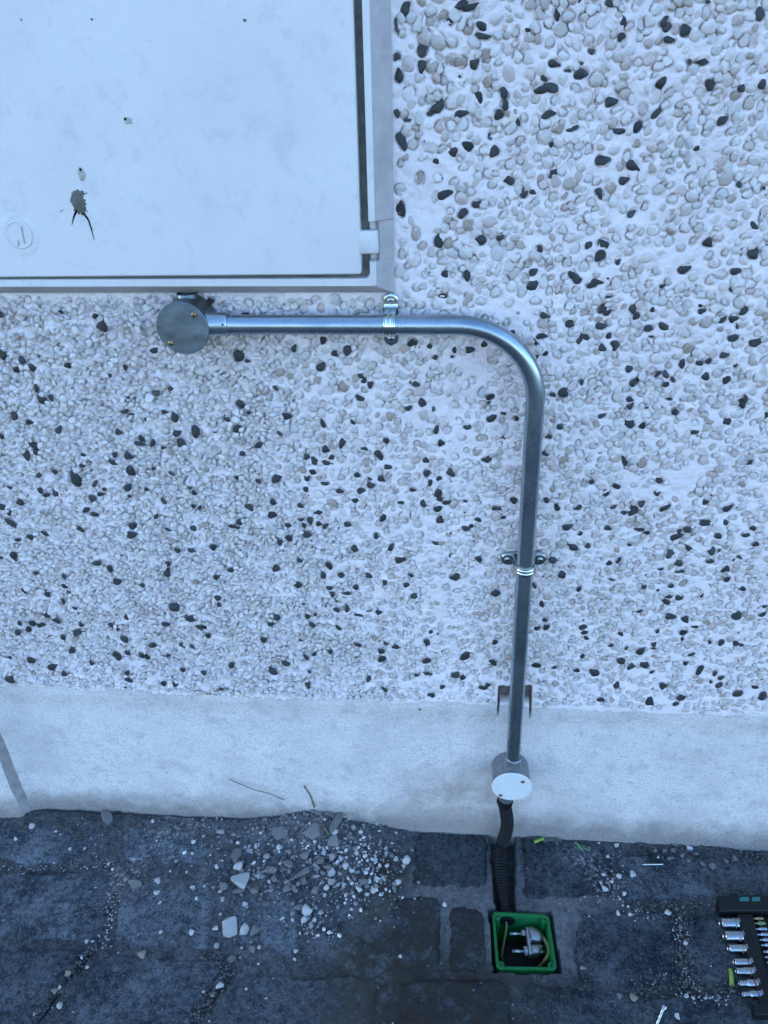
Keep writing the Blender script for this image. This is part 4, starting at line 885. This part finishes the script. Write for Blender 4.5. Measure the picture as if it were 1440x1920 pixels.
MB().tube([(xN1 + .017 + .009 * math.cos(q), .30 * h2 + .010 * math.sin(q), .0124) for q in np.linspace(math.pi * .85, math.pi * 1.6, 14)], .0007, 6).build('groove_line', M['hole'], cl)  # dark arc paints in the shaded groove of the casting
cb2 = MB().tube(smooth_path([G(995, 1747, -.046), G(1006, 1743, -.034), G(1018, 1757, -.028), G(1027, 1772, -.026), G(1029, 1788, -.028), G(1022, 1800, -.036), G(1012, 1812, -.056), G(1000, 1818, -.078)]), .0031, 14).build('earth_cable', M['cable'])
tag(cb2, 'thick yellow green earth wire curving round the clamp in the green box', 'wire', 'earth wires in the green box')

# ------------------------------------------------------------------ socket set on the paving
ho = G(1400, 1790)
hold = empty('socket_holder', (ho[0], ho[1], .0), 'black plastic holder for sockets and bits lying on the paving', 'tool holder')
def hl(px, py): p = G(px, py, .012); return (p[0] - ho[0], p[1] - ho[1])
def prism(pts, z0, z1, name, m, parent, bev=.0012, rad=.002, sharp=40):
    P = [hl(*p) if not isinstance(p[0], np.floating) else p for p in pts]
    A = sum(P[i][0] * P[(i + 1) % len(P)][1] - P[(i + 1) % len(P)][0] * P[i][1] for i in range(len(P)))
    if A < 0: P = P[::-1]
    return MB().slab(P, z0, z1, bev, rad, None, 3).build(name, m, parent, sharp)
prism([(1344, 1684), (1560, 1682), (1566, 1711), (1348, 1713)], .001, .020, 'top_bar', M['blackp'], hold)
prism([(1381, 1713.6), (1411, 1713.6), (1449, 1885), (1427, 1885)], .001, .013, 'rail', M['blackp'], hold, .001)
prism([(1464, 1713.6), (1484, 1713.6), (1530, 1885), (1508, 1885)], .001, .014, 'rail', M['blackp'], hold, .001)
prism([(1412, 1714), (1463, 1714), (1507, 1885), (1450, 1885)], .001, .005, 'tray', M['blackp'], hold, .0008)
prism([(1410, 1885.6), (1565, 1885.6), (1570, 1906), (1414, 1906)], .001, .018, 'end_block', M['blackp'], hold)
for a, b in ((1384.5, 1402), (1407.5, 1423)):
    prism([(a, 1687), (b, 1686.6), (b + .6, 1694.6), (a + .6, 1695)], .0199, .0206, 'teal_mark', M['teal'], hold, .0002, .0025)
bandm = {k: simple('band_' + k, c, .5) for k, c in dict(teal=(.05, .22, .22), pink=(.25, .17, .24), yellow=(.30, .24, .06), maroon=(.17, .07, .11), tan=(.26, .18, .11), red=(.24, .04, .05), blue=(.05, .10, .26)).items()}
SK = [('teal', 1351, 1383, 1722, 1741), ('pink', 1358, 1391, 1746.5, 1765), ('yellow', 1366, 1397.5, 1771.5, 1786.5), ('maroon', 1376.5, 1407, 1797.5, 1811.5), ('tan', 1380.5, 1412, 1814, 1829), ('red', 1386.5, 1420, 1836.5, 1852), ('blue', 1393, 1426, 1857.5, 1872)]
SL = ['widest chrome socket with a teal band, nearest the top bar of the black holder', 'wide chrome socket with a pinkish band, next below the teal banded one', 'chrome socket with a yellow band between pink and maroon banded sockets', 'chrome socket with a maroon band between yellow and tan banded sockets',
      'stepped chrome socket with a tan band between maroon and red banded sockets', 'narrow nosed chrome socket with a red band, above the blue banded one', 'narrow nosed chrome socket with a blue band at the end of the row']
for (cname, x0, x1, y0, y1), lab in zip(SK, SL):
    ym = (y0 + y1) / 2; zc = .0125
    a, b = G(x0, ym, zc), G(x1, ym, zc); d = nrm(b - a); Ln = np.linalg.norm(b - a)
    rr = np.linalg.norm(G(x0, y1, zc) - G(x0, y0, zc)) / 2 * .93
    zc = max(rr + .0012, .0085); a = G(x0, ym, zc)
    t = bpy.data.objects.new('socket', None); col.objects.link(t); t.matrix_world = frame(a, (0, 0, 1), np.cross(d, (0, 0, 1)), d)
    tag(t, lab, 'socket', 'chrome sockets clipped in the black holder')
    r1 = rr if cname in ('teal', 'pink', 'yellow') else rr * (.97 if cname == 'maroon' else .86 if cname == 'tan' else .74)
    pr = [(.009, r1 * .60), (.0008, r1 * .72), (0, r1 * .84), (.0008, r1 * .97), (.0018, r1), (Ln * .38, r1), (Ln * .46, r1 if r1 == rr else rr), (Ln * .76, rr)]
    MB().lathe(pr, 36, None, True, True).build('socket_body', M['chrome'], t, 30)
    MB().lathe([(.0088, r1 * .58), (.0092, .0002)], 6, None, False, False).build('drive_hole', M['hole'], t)
    MB().lathe([(Ln * .755, rr * .9), (Ln * .76, rr * .985), (Ln * .86, rr * .985), (Ln * .865, rr * .9)], 36).build('band', bandm[cname], t)
    MB().lathe([(Ln * .862, rr * .8), (Ln * .866, rr), (Ln * .985, rr), (Ln, rr * .9)], 36).build('collar', M['chrome'], t, 30)
    c = hl(x1 + 2.6, y0 + 3.5); MB().box(c[0] - .0014, c[0] + .0014, c[1] - .0035, c[1] + .0035, .010, .0145, .0005).build('clip', simple('clip_grey', (.22, .20, .20), .5), hold)
BT = [(1410, 1430, 1722.5, 0), (1414, 1434, 1731.5, 1), (1416, 1437, 1742, 0), (1419.5, 1442, 1752.5, 0), (1424, 1446, 1762.5, 0), (1427, 1449, 1772.5, 0), (1431, 1453, 1785, 0), (1434, 1456, 1795, 0), (1438, 1460, 1805, 0)]
bl = ['dull screwdriver bit at the head of the bit row', 'screwdriver bit with a green ring, second in the bit row'] + [None] * 7
for (x0, x1, y, gr), lab in zip(BT, bl):
    a, b = G(x0, y, .010), G(x1, y, .010); d = nrm(b - a); Ln = np.linalg.norm(b - a)
    t = bpy.data.objects.new('screwdriver_bit', None); col.objects.link(t); t.matrix_world = frame(a, (0, 0, 1), np.cross(d, (0, 0, 1)), d)
    tag(t, lab or 'plain steel screwdriver bit in the row beside the right edge of the photo', 'screwdriver bit', 'screwdriver bits in the black holder')
    MB().lathe([(0, .0010), (.001, .0016), (.006, .0022), (.008, .0036), (Ln * 1.0, .0036), (Ln * 1.02, .0030)], 6).build('shank', M['chrome'] if y > 1740 else M['brass'], t, 25)
    if gr: MB().lathe([(.0082, .0036), (.0086, .0042), (.0125, .0042), (.013, .0036)], 16).build('ring', simple('green_ring', (.03, .22, .10), .5), t)

# ------------------------------------------------------------------ odds and ends on the ground
def rod(name, p, q, r, m, label, cat, group=None, hollow=False, z=None):
    a = G(*p); b = G(*q); za = (z if z is not None else ground_z(a[0], a[1]) + r * .9); zb = (z if z is not None else ground_z(b[0], b[1]) + r * .9)
    a = G(*p, za); b = G(*q, zb); d = nrm(b - a); L = np.linalg.norm(b - a)
    u = np.array([0, 0, 1.]); u = nrm(u - d * (u @ d)); Mx = frame(a, u, np.cross(d, u), d)
    pr = [(.006, r * .6), (0, r * .7), (0, r), (L, r), (L, r * .7), (L - .006, r * .6)] if hollow else [(0, r), (L, r)]
    return tag(MB().lathe(pr, 16, Mx).build(name, m), label, cat, group)
rod('sleeving_offcut', (1370, 1818), (1373, 1848), .0035, M['sleeve'], 'lime green sleeving offcut standing out beside the chrome sockets', 'offcut', 'green sleeving offcuts', True)
rod('sleeving_offcut', (1001, 1579), (1019, 1572), .0030, M['sleeve'], 'yellow green sleeving offcut on the paving right of the black conduit', 'offcut', 'green sleeving offcuts', True)
rod('sleeving_offcut', (1079, 1579), (1094, 1595), .0026, M['cableg'], 'dark green sleeving offcut at the edge of the spilled white dust', 'offcut', 'green sleeving offcuts', True)
nl = empty('nail', tuple(G(1203, 1621, .004)), 'thin bright nail lying level on the paving near the wall', 'nail')
a, b = G(1203, 1621, .003), G(1243, 1620.5, .003); d = nrm(b - a); L = np.linalg.norm(b - a); u = np.array([0, 0, 1.])
nl.matrix_world = frame(a, u, np.cross(d, u), d)
MB().lathe([(0, .0002), (.004, .0014), (L - .002, .0014)], 10).build('shank', M['zinc'], nl); MB().lathe([(L - .002, .0014), (L - .0018, .0030), (L - .0005, .0030), (L, .0024)], 14).build('head', M['zinc'], nl)
bo = empty('long_screw', (0, 0, 0), 'pale galvanised screw lying aslant at the lower edge, right of centre', 'screw')
a, b = G(1228, 1930, .005), G(1245, 1888, .007); d = nrm(b - a); L = np.linalg.norm(b - a); u = nrm(u - d * (u @ d))
bo.matrix_world = frame(a, u, np.cross(d, u), d)
zs = np.linspace(0, L - .006, 80)
MB().lathe([(0, .0002)] + [(z, .0024 + .0004 * math.sin(i * 1.5)) for i, z in enumerate(zs[4:])], 12).build('shank', M['zinc'], bo, 60)
MB().lathe([(L - .006, .0024), (L - .002, .0048), (L, .0050), (L, .0001)], 16, None, False, False).build('head', M['chrome'], bo)
def stalk(pts, r, m, label, name='dry_stalk'):
    o = MB().tube(smooth_path([np.array(p) for p in pts]), r, 7).build(name, m); return tag(o, label, 'stalk')
stalk([W(430, 1461, -.012), W(450, 1470, -.014), W(475, 1480, -.018), W(510, 1490, -.022), G(553, 1510, .030)], .0009, M['twig'], 'thin dry grass stalk leaning on the plinth left of the rubble')
stalk([W(570, 1473, -.012), W(583, 1494, -.022), G(592, 1520, .036), G(604, 1545, .030), G(617, 1565, .024)], .0020, M['twig'], 'greenish brown twig propped in the rubble against the plinth')
wg = MB(); wp = G(222, 1522, .0)
for k in range(9):
    a = random.uniform(0, 6.28); l = random.uniform(.008, .018); dx, dy = l * math.cos(a), l * math.sin(a) * .6 - .003
    sx, sy = -math.sin(a) * .0022, math.cos(a) * .0022
    z0 = .002; wg.add([(wp[0], wp[1], z0), (wp[0] + dx * .5 + sx, wp[1] + dy * .5 + sy, z0 + .007), (wp[0] + dx, wp[1] + dy, z0 + .004), (wp[0] + dx * .5 - sx, wp[1] + dy * .5 - sy, z0 + .007)], [(0, 1, 2, 3)])
tag(wg.build('weed', M['weed'], None, smooth=False), 'small green weed in the crack at the foot of the plinth', 'weed')

# loose stones
SV = [facet(IV2, rng, 13, .42, .86) for _ in range(14)]
ME_S = {}
def stone_mesh(k, flat, m):
    key = (k, flat, m.name)
    if key not in ME_S:
        v = SV[k].copy()
        if flat:
            g = np.random.default_rng(k); n = nrm([g.normal() * .12, g.normal() * .12, 1]); v -= np.maximum(0, v @ n - .32)[:, None] * n; n2 = -n; v -= np.maximum(0, v @ n2 - .32)[:, None] * n2
            for _ in range(6):
                a = g.uniform(0, 6.28); n3 = np.array([math.cos(a), math.sin(a), 0]); v -= np.maximum(0, v @ n3 - g.uniform(.55, .85))[:, None] * n3
        me = mesh_np('stone', v, IF2, True, 18); me.materials.append(m); ME_S[key] = me
    return ME_S[key]
def stone(name, px, py, lpx, wpx, a, m, label, cat, group=None, flat=False, lift=0, hgt=None):
    p = G(px, py); s = abs(G(px + 1, py)[0] - p[0])
    A = lpx * s * .57; B = wpx * s * .57 / .9; C = hgt or (min(A, B) * (.75 if not flat else 1.0)); z = ground_z(p[0], p[1])
    hz = z + C * (.42 if not flat else .18) + lift; p = G(px, py + (0), hz)
    o = link(name, stone_mesh(random.randrange(14), flat, m)); o.location = (p[0], p[1], hz); o.scale = (A, B, C)
    o.rotation_euler = (random.gauss(0, .18), random.gauss(0, .18), R(-a) if a is not None else random.uniform(0, 3.14))
    if a is None: o.scale = ((A + B) / 2 * 1.08, (A + B) / 2 * .92, C)
    return tag(o, label, cat, group)
HW = 'small white stone chip in the row along the plinth foot left of the brick chip'; HC = 'small white stone chip in the little cluster right of the largest white fragment'; HR = 'small white stone chip at the right side of the rubble heap'; HB = 'small white stone chip at the lower left side of the rubble heap'
HL = 'small white stone chip in the middle of the rubble heap below the propped twig'; HG = 'white chips in the rubble heap'
LL = 'small white stone chip scattered on the dark paving left of the rubble heap'; LG_ = 'white chips on the paving to the left'
RL = 'small white stone chip scattered on the paving around and right of the green box'; RG = 'white chips on the paving to the right'
GL = 'small dull grey crumb of broken mortar lying in the rubble heap'; GB = 'large flat grey shard of broken mortar lying in the rubble heap'; GG = 'grey mortar fragments in the heap'
TL = 'tan rounded pebble lying in a joint of the paving at lower left'; TG = 'tan pebbles in the paving joints'
for x, y, w, h, lab in ((281, 931, 116, 104, 'largest white stone fragment, flat and angular, on the paving below the heap'), (350, 652, 90, 86, 'square whitish lump of render, second largest pale piece in the rubble'), (368, 950, 60, 62, 'chunky white stone close beside the largest white fragment')):
    stone('white_fragment', 340 + x / 3.13, 1440 + y / 3.13, w / 3.13 * (1.2 if w > 80 else 1), h / 3.13 * (1.35 if w > 80 else 1), 20 if w > 100 else 5, M['wfrag'], lab, 'stone', 'pale fragments', w > 80, 0, .014 if w > 80 else None)
for q in """70,268,44 100,268,24 135,262,28 207,268,40 260,266,16 313,268,34 440,265,38 230,372,54 75,432,34 65,500,26 208,578,30 340,580,60 452,632,36 65,700,28 245,770,36 373,798,30 227,725,24 232,858,20
400,485,42 440,455,34 505,522,44 572,465,32 398,458,24 412,562,18 516,668,28 620,670,36 688,318,26 900,368,38 965,412,24 1075,448,28 810,465,28 887,522,46 940,530,40 925,490,24 967,572,36 1030,498,34 1085,510,24 1138,515,24 1140,545,32 1200,470,28 1203,502,30 1258,532,34 1325,540,52 1305,572,28
880,612,56 930,622,40 795,635,34 875,663,52 825,672,30 855,700,40 922,685,34 1000,600,30 1185,650,34 1210,575,28 1130,720,38 1168,745,36 1092,740,26 1050,712,22 1270,672,48 840,745,28 770,760,18 955,690,30 1140,650,36 1140,690,28
740,835,62 790,820,28 822,850,40 650,855,36 655,888,28 590,882,28 725,888,42 783,890,26 760,920,44 63,962,36 200,940,40 210,1040,40 458,1053,24 408,1022,18 354,1058,16 675,1074,26 695,965,14 738,970,18 1285,1105,22 1045,270,24 1000,270,20 1155,325,30 1010,345,34 1040,240,22 985,295,30""".split():
    x, y, l = map(float, q.split(',')); left = x < 110 and y > 240
    if left: stone('white_chip', 340 + x / 3.13, 1440 + y / 3.13, l / 3.13, l / 3.13 * .8, None, M['wstone'], LL, 'stone', LG_)
    else:
        lb, gp = (HW, HG + ', wall foot') if y < 280 and x < 450 else (HC, HG + ', small cluster') if y > 800 and 560 < x < 860 else (HR, HG + ', right side') if x > 980 else (HB, HG + ', lower left') if x < 480 else (HL, HG)
        stone('white_chip', 340 + x / 3.13, 1440 + y / 3.13, l / 3.13, l / 3.13 * random.uniform(.62, .95), None, M['wstone'] if random.random() < .68 else M['pstone'], lb, 'stone', gp)
for q in """690,235,86,70,0 575,385,130,90,20 770,370,110,110,60 905,330,50,130,15 895,430,96,70,0 630,560,80,60,40 700,620,130,40,-40 655,170,36,30,0 760,245,60,30,-50 735,180,28,26,0 530,600,60,40,10 430,715,50,44,0 330,720,50,36,-30 430,955,54,60,0 800,250,80,60,-20 890,270,76,60,0 600,300,70,50,10 540,650,50,46,0 720,660,60,40,20 780,720,70,34,-50 1070,670,60,40,0 620,710,50,40,0 820,545,50,44,0 500,800,56,30,-20 690,820,80,36,-20 250,690,56,44,0 320,520,60,90,0 540,270,46,40,0 370,265,44,48,0 580,265,40,30,0 990,400,50,40,0 720,520,70,40,20 860,580,50,40,0 660,700,36,40,0 950,260,50,24,20 1000,215,60,24,-20 840,205,60,26,10 370,860,24,24,0 395,850,22,22,0 420,1060,34,36,0""".split():
    x, y, l, w, a = map(float, q.split(',')); stone('mortar_fragment', 340 + x / 3.13, 1440 + y / 3.13, l / 3.13, w / 3.13, a, M['shard'] if l > 60 else M['gstone'], GL if l <= 60 else GB, 'rubble piece', GG if l <= 60 else 'large grey mortar shards in the heap', l > 60, random.uniform(0, .004), .007 if l > 60 else None)
stone('brick_chip', 340 + 468 / 3.13, 1440 + 290 / 3.13, 24, 16, 25, M['rstone'], 'dull red brick chip at the foot of the plinth beside white chips', 'brick chip', None, True, .001, .007)
stone('mortar_fragment', 200, 1532, 46, 22, 30, M['gstone'], 'flat grey mortar flake by the small weed at the plinth foot', 'rubble piece', None, True, .002, .007)
stone('mortar_fragment', 253, 1658, 34, 18, 10, M['gstone'], 'brownish grey flake of mortar alone on the paving left of the heap', 'rubble piece', None, True, .0, .006)
for q in "115,128,24 55,176,20 575,85,18 682,508,22 572,507,14 557,365,22 560,324,26 684,348,18 213,768,24 213,704,16 308,540,16 328,540,12 310,630,14 15,467,14 724,720,14 780,697,28 875,708,12 945,742,10 905,685,8 290,597,14 1050,575,16 1048,604,14 920,562,12 918,620,12 543,112,14 300,210,12 250,213,16 440,75,12 605,290,10 385,265,16 400,283,12 340,350,9 262,458,8 568,402,14 150,150,9 200,150,11 215,160,9 180,160,8".split():
    x, y, l = map(float, q.split(',')); stone('white_chip', x / 1.895, 1480 + y / 1.895, l / 1.895, l / 1.895 * .8, None, M['wstone'], LL, 'stone', LG_)
for q in "505,585,40 240,655,28 195,715,26 755,732,18 121,800,18".split():
    x, y, l = map(float, q.split(',')); stone('pebble', x / 1.895, 1480 + y / 1.895, l / 1.895, l / 1.895 * .75, 30, M['tstone'], TL, 'stone', TG)
stone('grey_pebble', 824 / 1.895, 1480 + 605 / 1.895, 14, 12, 0, M['gstone'], 'round grey pebble in the dark joint below the largest white fragment', 'stone')
for q in "261,458,20 88,378,22 948,348,28 917,420,20 893,492,22 936,496,16 1072,490,28 1140,601,20 889,242,20 1153,252,22 98,648,14 885,632,8 1110,866,26 1142,793,18 1168,800,14 1212,803,14 1190,775,8 845,400,26 895,355,20 870,375,14 1040,288,14 788,503,10 955,520,8 822,235,12 855,283,16 840,350,18 830,380,14 900,440,10 910,462,9 930,465,12 1000,393,7 1205,395,6 1225,460,8 1300,590,9 965,180,6 700,205,6 560,330,6 590,340,7 650,350,7 990,620,7 1005,560,6 1130,470,8 1045,715,8 1020,750,8".split():
    x, y, l = map(float, q.split(',')); stone('white_chip', 700 + x / 1.9459, 1460 + y / 1.9459, l / 1.9459, l / 1.9459 * .8, None, M['wstone'], RL, 'stone', RG)
for q, lb in (("765,690,22", 'brownish pebble on the paving close to the lower right corner of the green box'), ("951,797,30", 'square brownish pebble in the paving joint between the green box and the long screw')):
    x, y, l = map(float, q.split(',')); stone('pebble', 700 + x / 1.9459, 1460 + y / 1.9459, l / 1.9459, l / 1.9459 * .8, 20, M['tstone'], lb, 'stone', 'brown pebbles near the green box')
for q in "1120,540,18 898,792,24 1203,312,20 1240,320,28 1085,290,28 1095,262,22 1130,280,20 1065,262,20 1320,290,22 1100,240,18 1030,262,16 1180,275,18 1150,300,18 1290,300,18".split():
    x, y, l = map(float, q.split(',')); stone('grey_pebble', 700 + x / 1.9459, 1460 + y / 1.9459, l / 1.9459, l / 1.9459 * .8, None, M['gstone'], 'dull grey pebble in the dark gravel near the wall and paving joints at right', 'stone', 'grey pebbles at right')
# fine gravel: nobody could count it
def gravel(name, m, n, pick, lo, hi):
    BV, BF, off = [], [], 0
    T = [facet(IV1, rng, 5, .6, .9) for _ in range(8)]
    for _ in range(n):
        px, py = pick(); p = G(px, py)
        if p[1] > -.006 or inside(HOLE, p[0], p[1], .004) or inside(TRENCH, p[0], p[1], .002): continue
        r = random.uniform(lo, hi) * random.uniform(.6, 1); z = ground_z(p[0], p[1])
        a = random.uniform(0, 6.28); Q = T[random.randrange(8)] * np.array([r, r * random.uniform(.6, 1), r * .7])
        Rm = np.array([[math.cos(a), -math.sin(a), 0], [math.sin(a), math.cos(a), 0], [0, 0, 1]])
        BV.append(Q @ Rm.T + np.array([p[0], p[1], z + r * .35])); BF.append(IF1 + off); off += len(Q)
    tag(link(name, mesh_np(name, np.concatenate(BV), np.concatenate(BF), True, 40), m), kind='stuff')
def around(cx, cy, sx, sy): return lambda: (random.gauss(cx, sx), random.gauss(cy, sy))
def anyof(*fs):
    ws = [f[0] for f in fs]; return lambda: random.choices([f[1] for f in fs], ws)[0]()
uni = lambda: (random.uniform(-20, 1460), random.uniform(1520, 1930))
seam = lambda a, b, w=5: (lambda: (lambda t: (a[0] + (b[0] - a[0]) * t + random.gauss(0, w), a[1] + (b[1] - a[1]) * t + random.gauss(0, w)))(random.random()))
gravel('white_grit', M['pstone'], 1150, anyof((5, around(690, 1640, 50, 35)), (3, around(560, 1570, 110, 35)), (2, around(330, 1560, 120, 30)), (2.5, uni), (1, seam((0, 1628), (222, 1620))), (1.5, seam((216, 1640), (198, 1780), 7)), (1, around(585, 1735, 30, 18)), (2, around(1130, 1630, 35, 30)), (1, seam((1160, 1690), (1300, 1760), 8)), (1, seam((1270, 1870), (1360, 1872), 7)), (1, seam((1275, 1710), (1290, 1850), 8))), .0008, .0024)
gravel('grey_grit', M['grit'], 2600, anyof((5, around(570, 1610, 90, 60)), (4, uni), (3, around(1320, 1592, 90, 16)), (2, around(300, 1545, 180, 20)), (2, seam((1275, 1710), (1290, 1850), 10)), (2, seam((1200, 1700), (1400, 1690), 9)), (1.5, seam((1180, 1850), (1400, 1850), 9)), (1.5, seam((179, 1768), (53, 1918), 7)), (1.5, seam((433, 1818), (359, 1918), 8)), (1, seam((370, 1790), (440, 1815), 7))), .0010, .0036)
gravel('white_crumbs', M['wstone'], 150, anyof((5, around(665, 1630, 42, 38)), (.5, around(600, 1740, 26, 14)), (2, around(560, 1580, 60, 30)), (1, around(450, 1600, 50, 40))), .0024, .0056)
gravel('rubble_crumbs', M['gstone'], 520, anyof((4, around(600, 1590, 60, 45)), (2, around(470, 1600, 60, 50)), (1, around(560, 1660, 90, 40))), .0022, .0062)
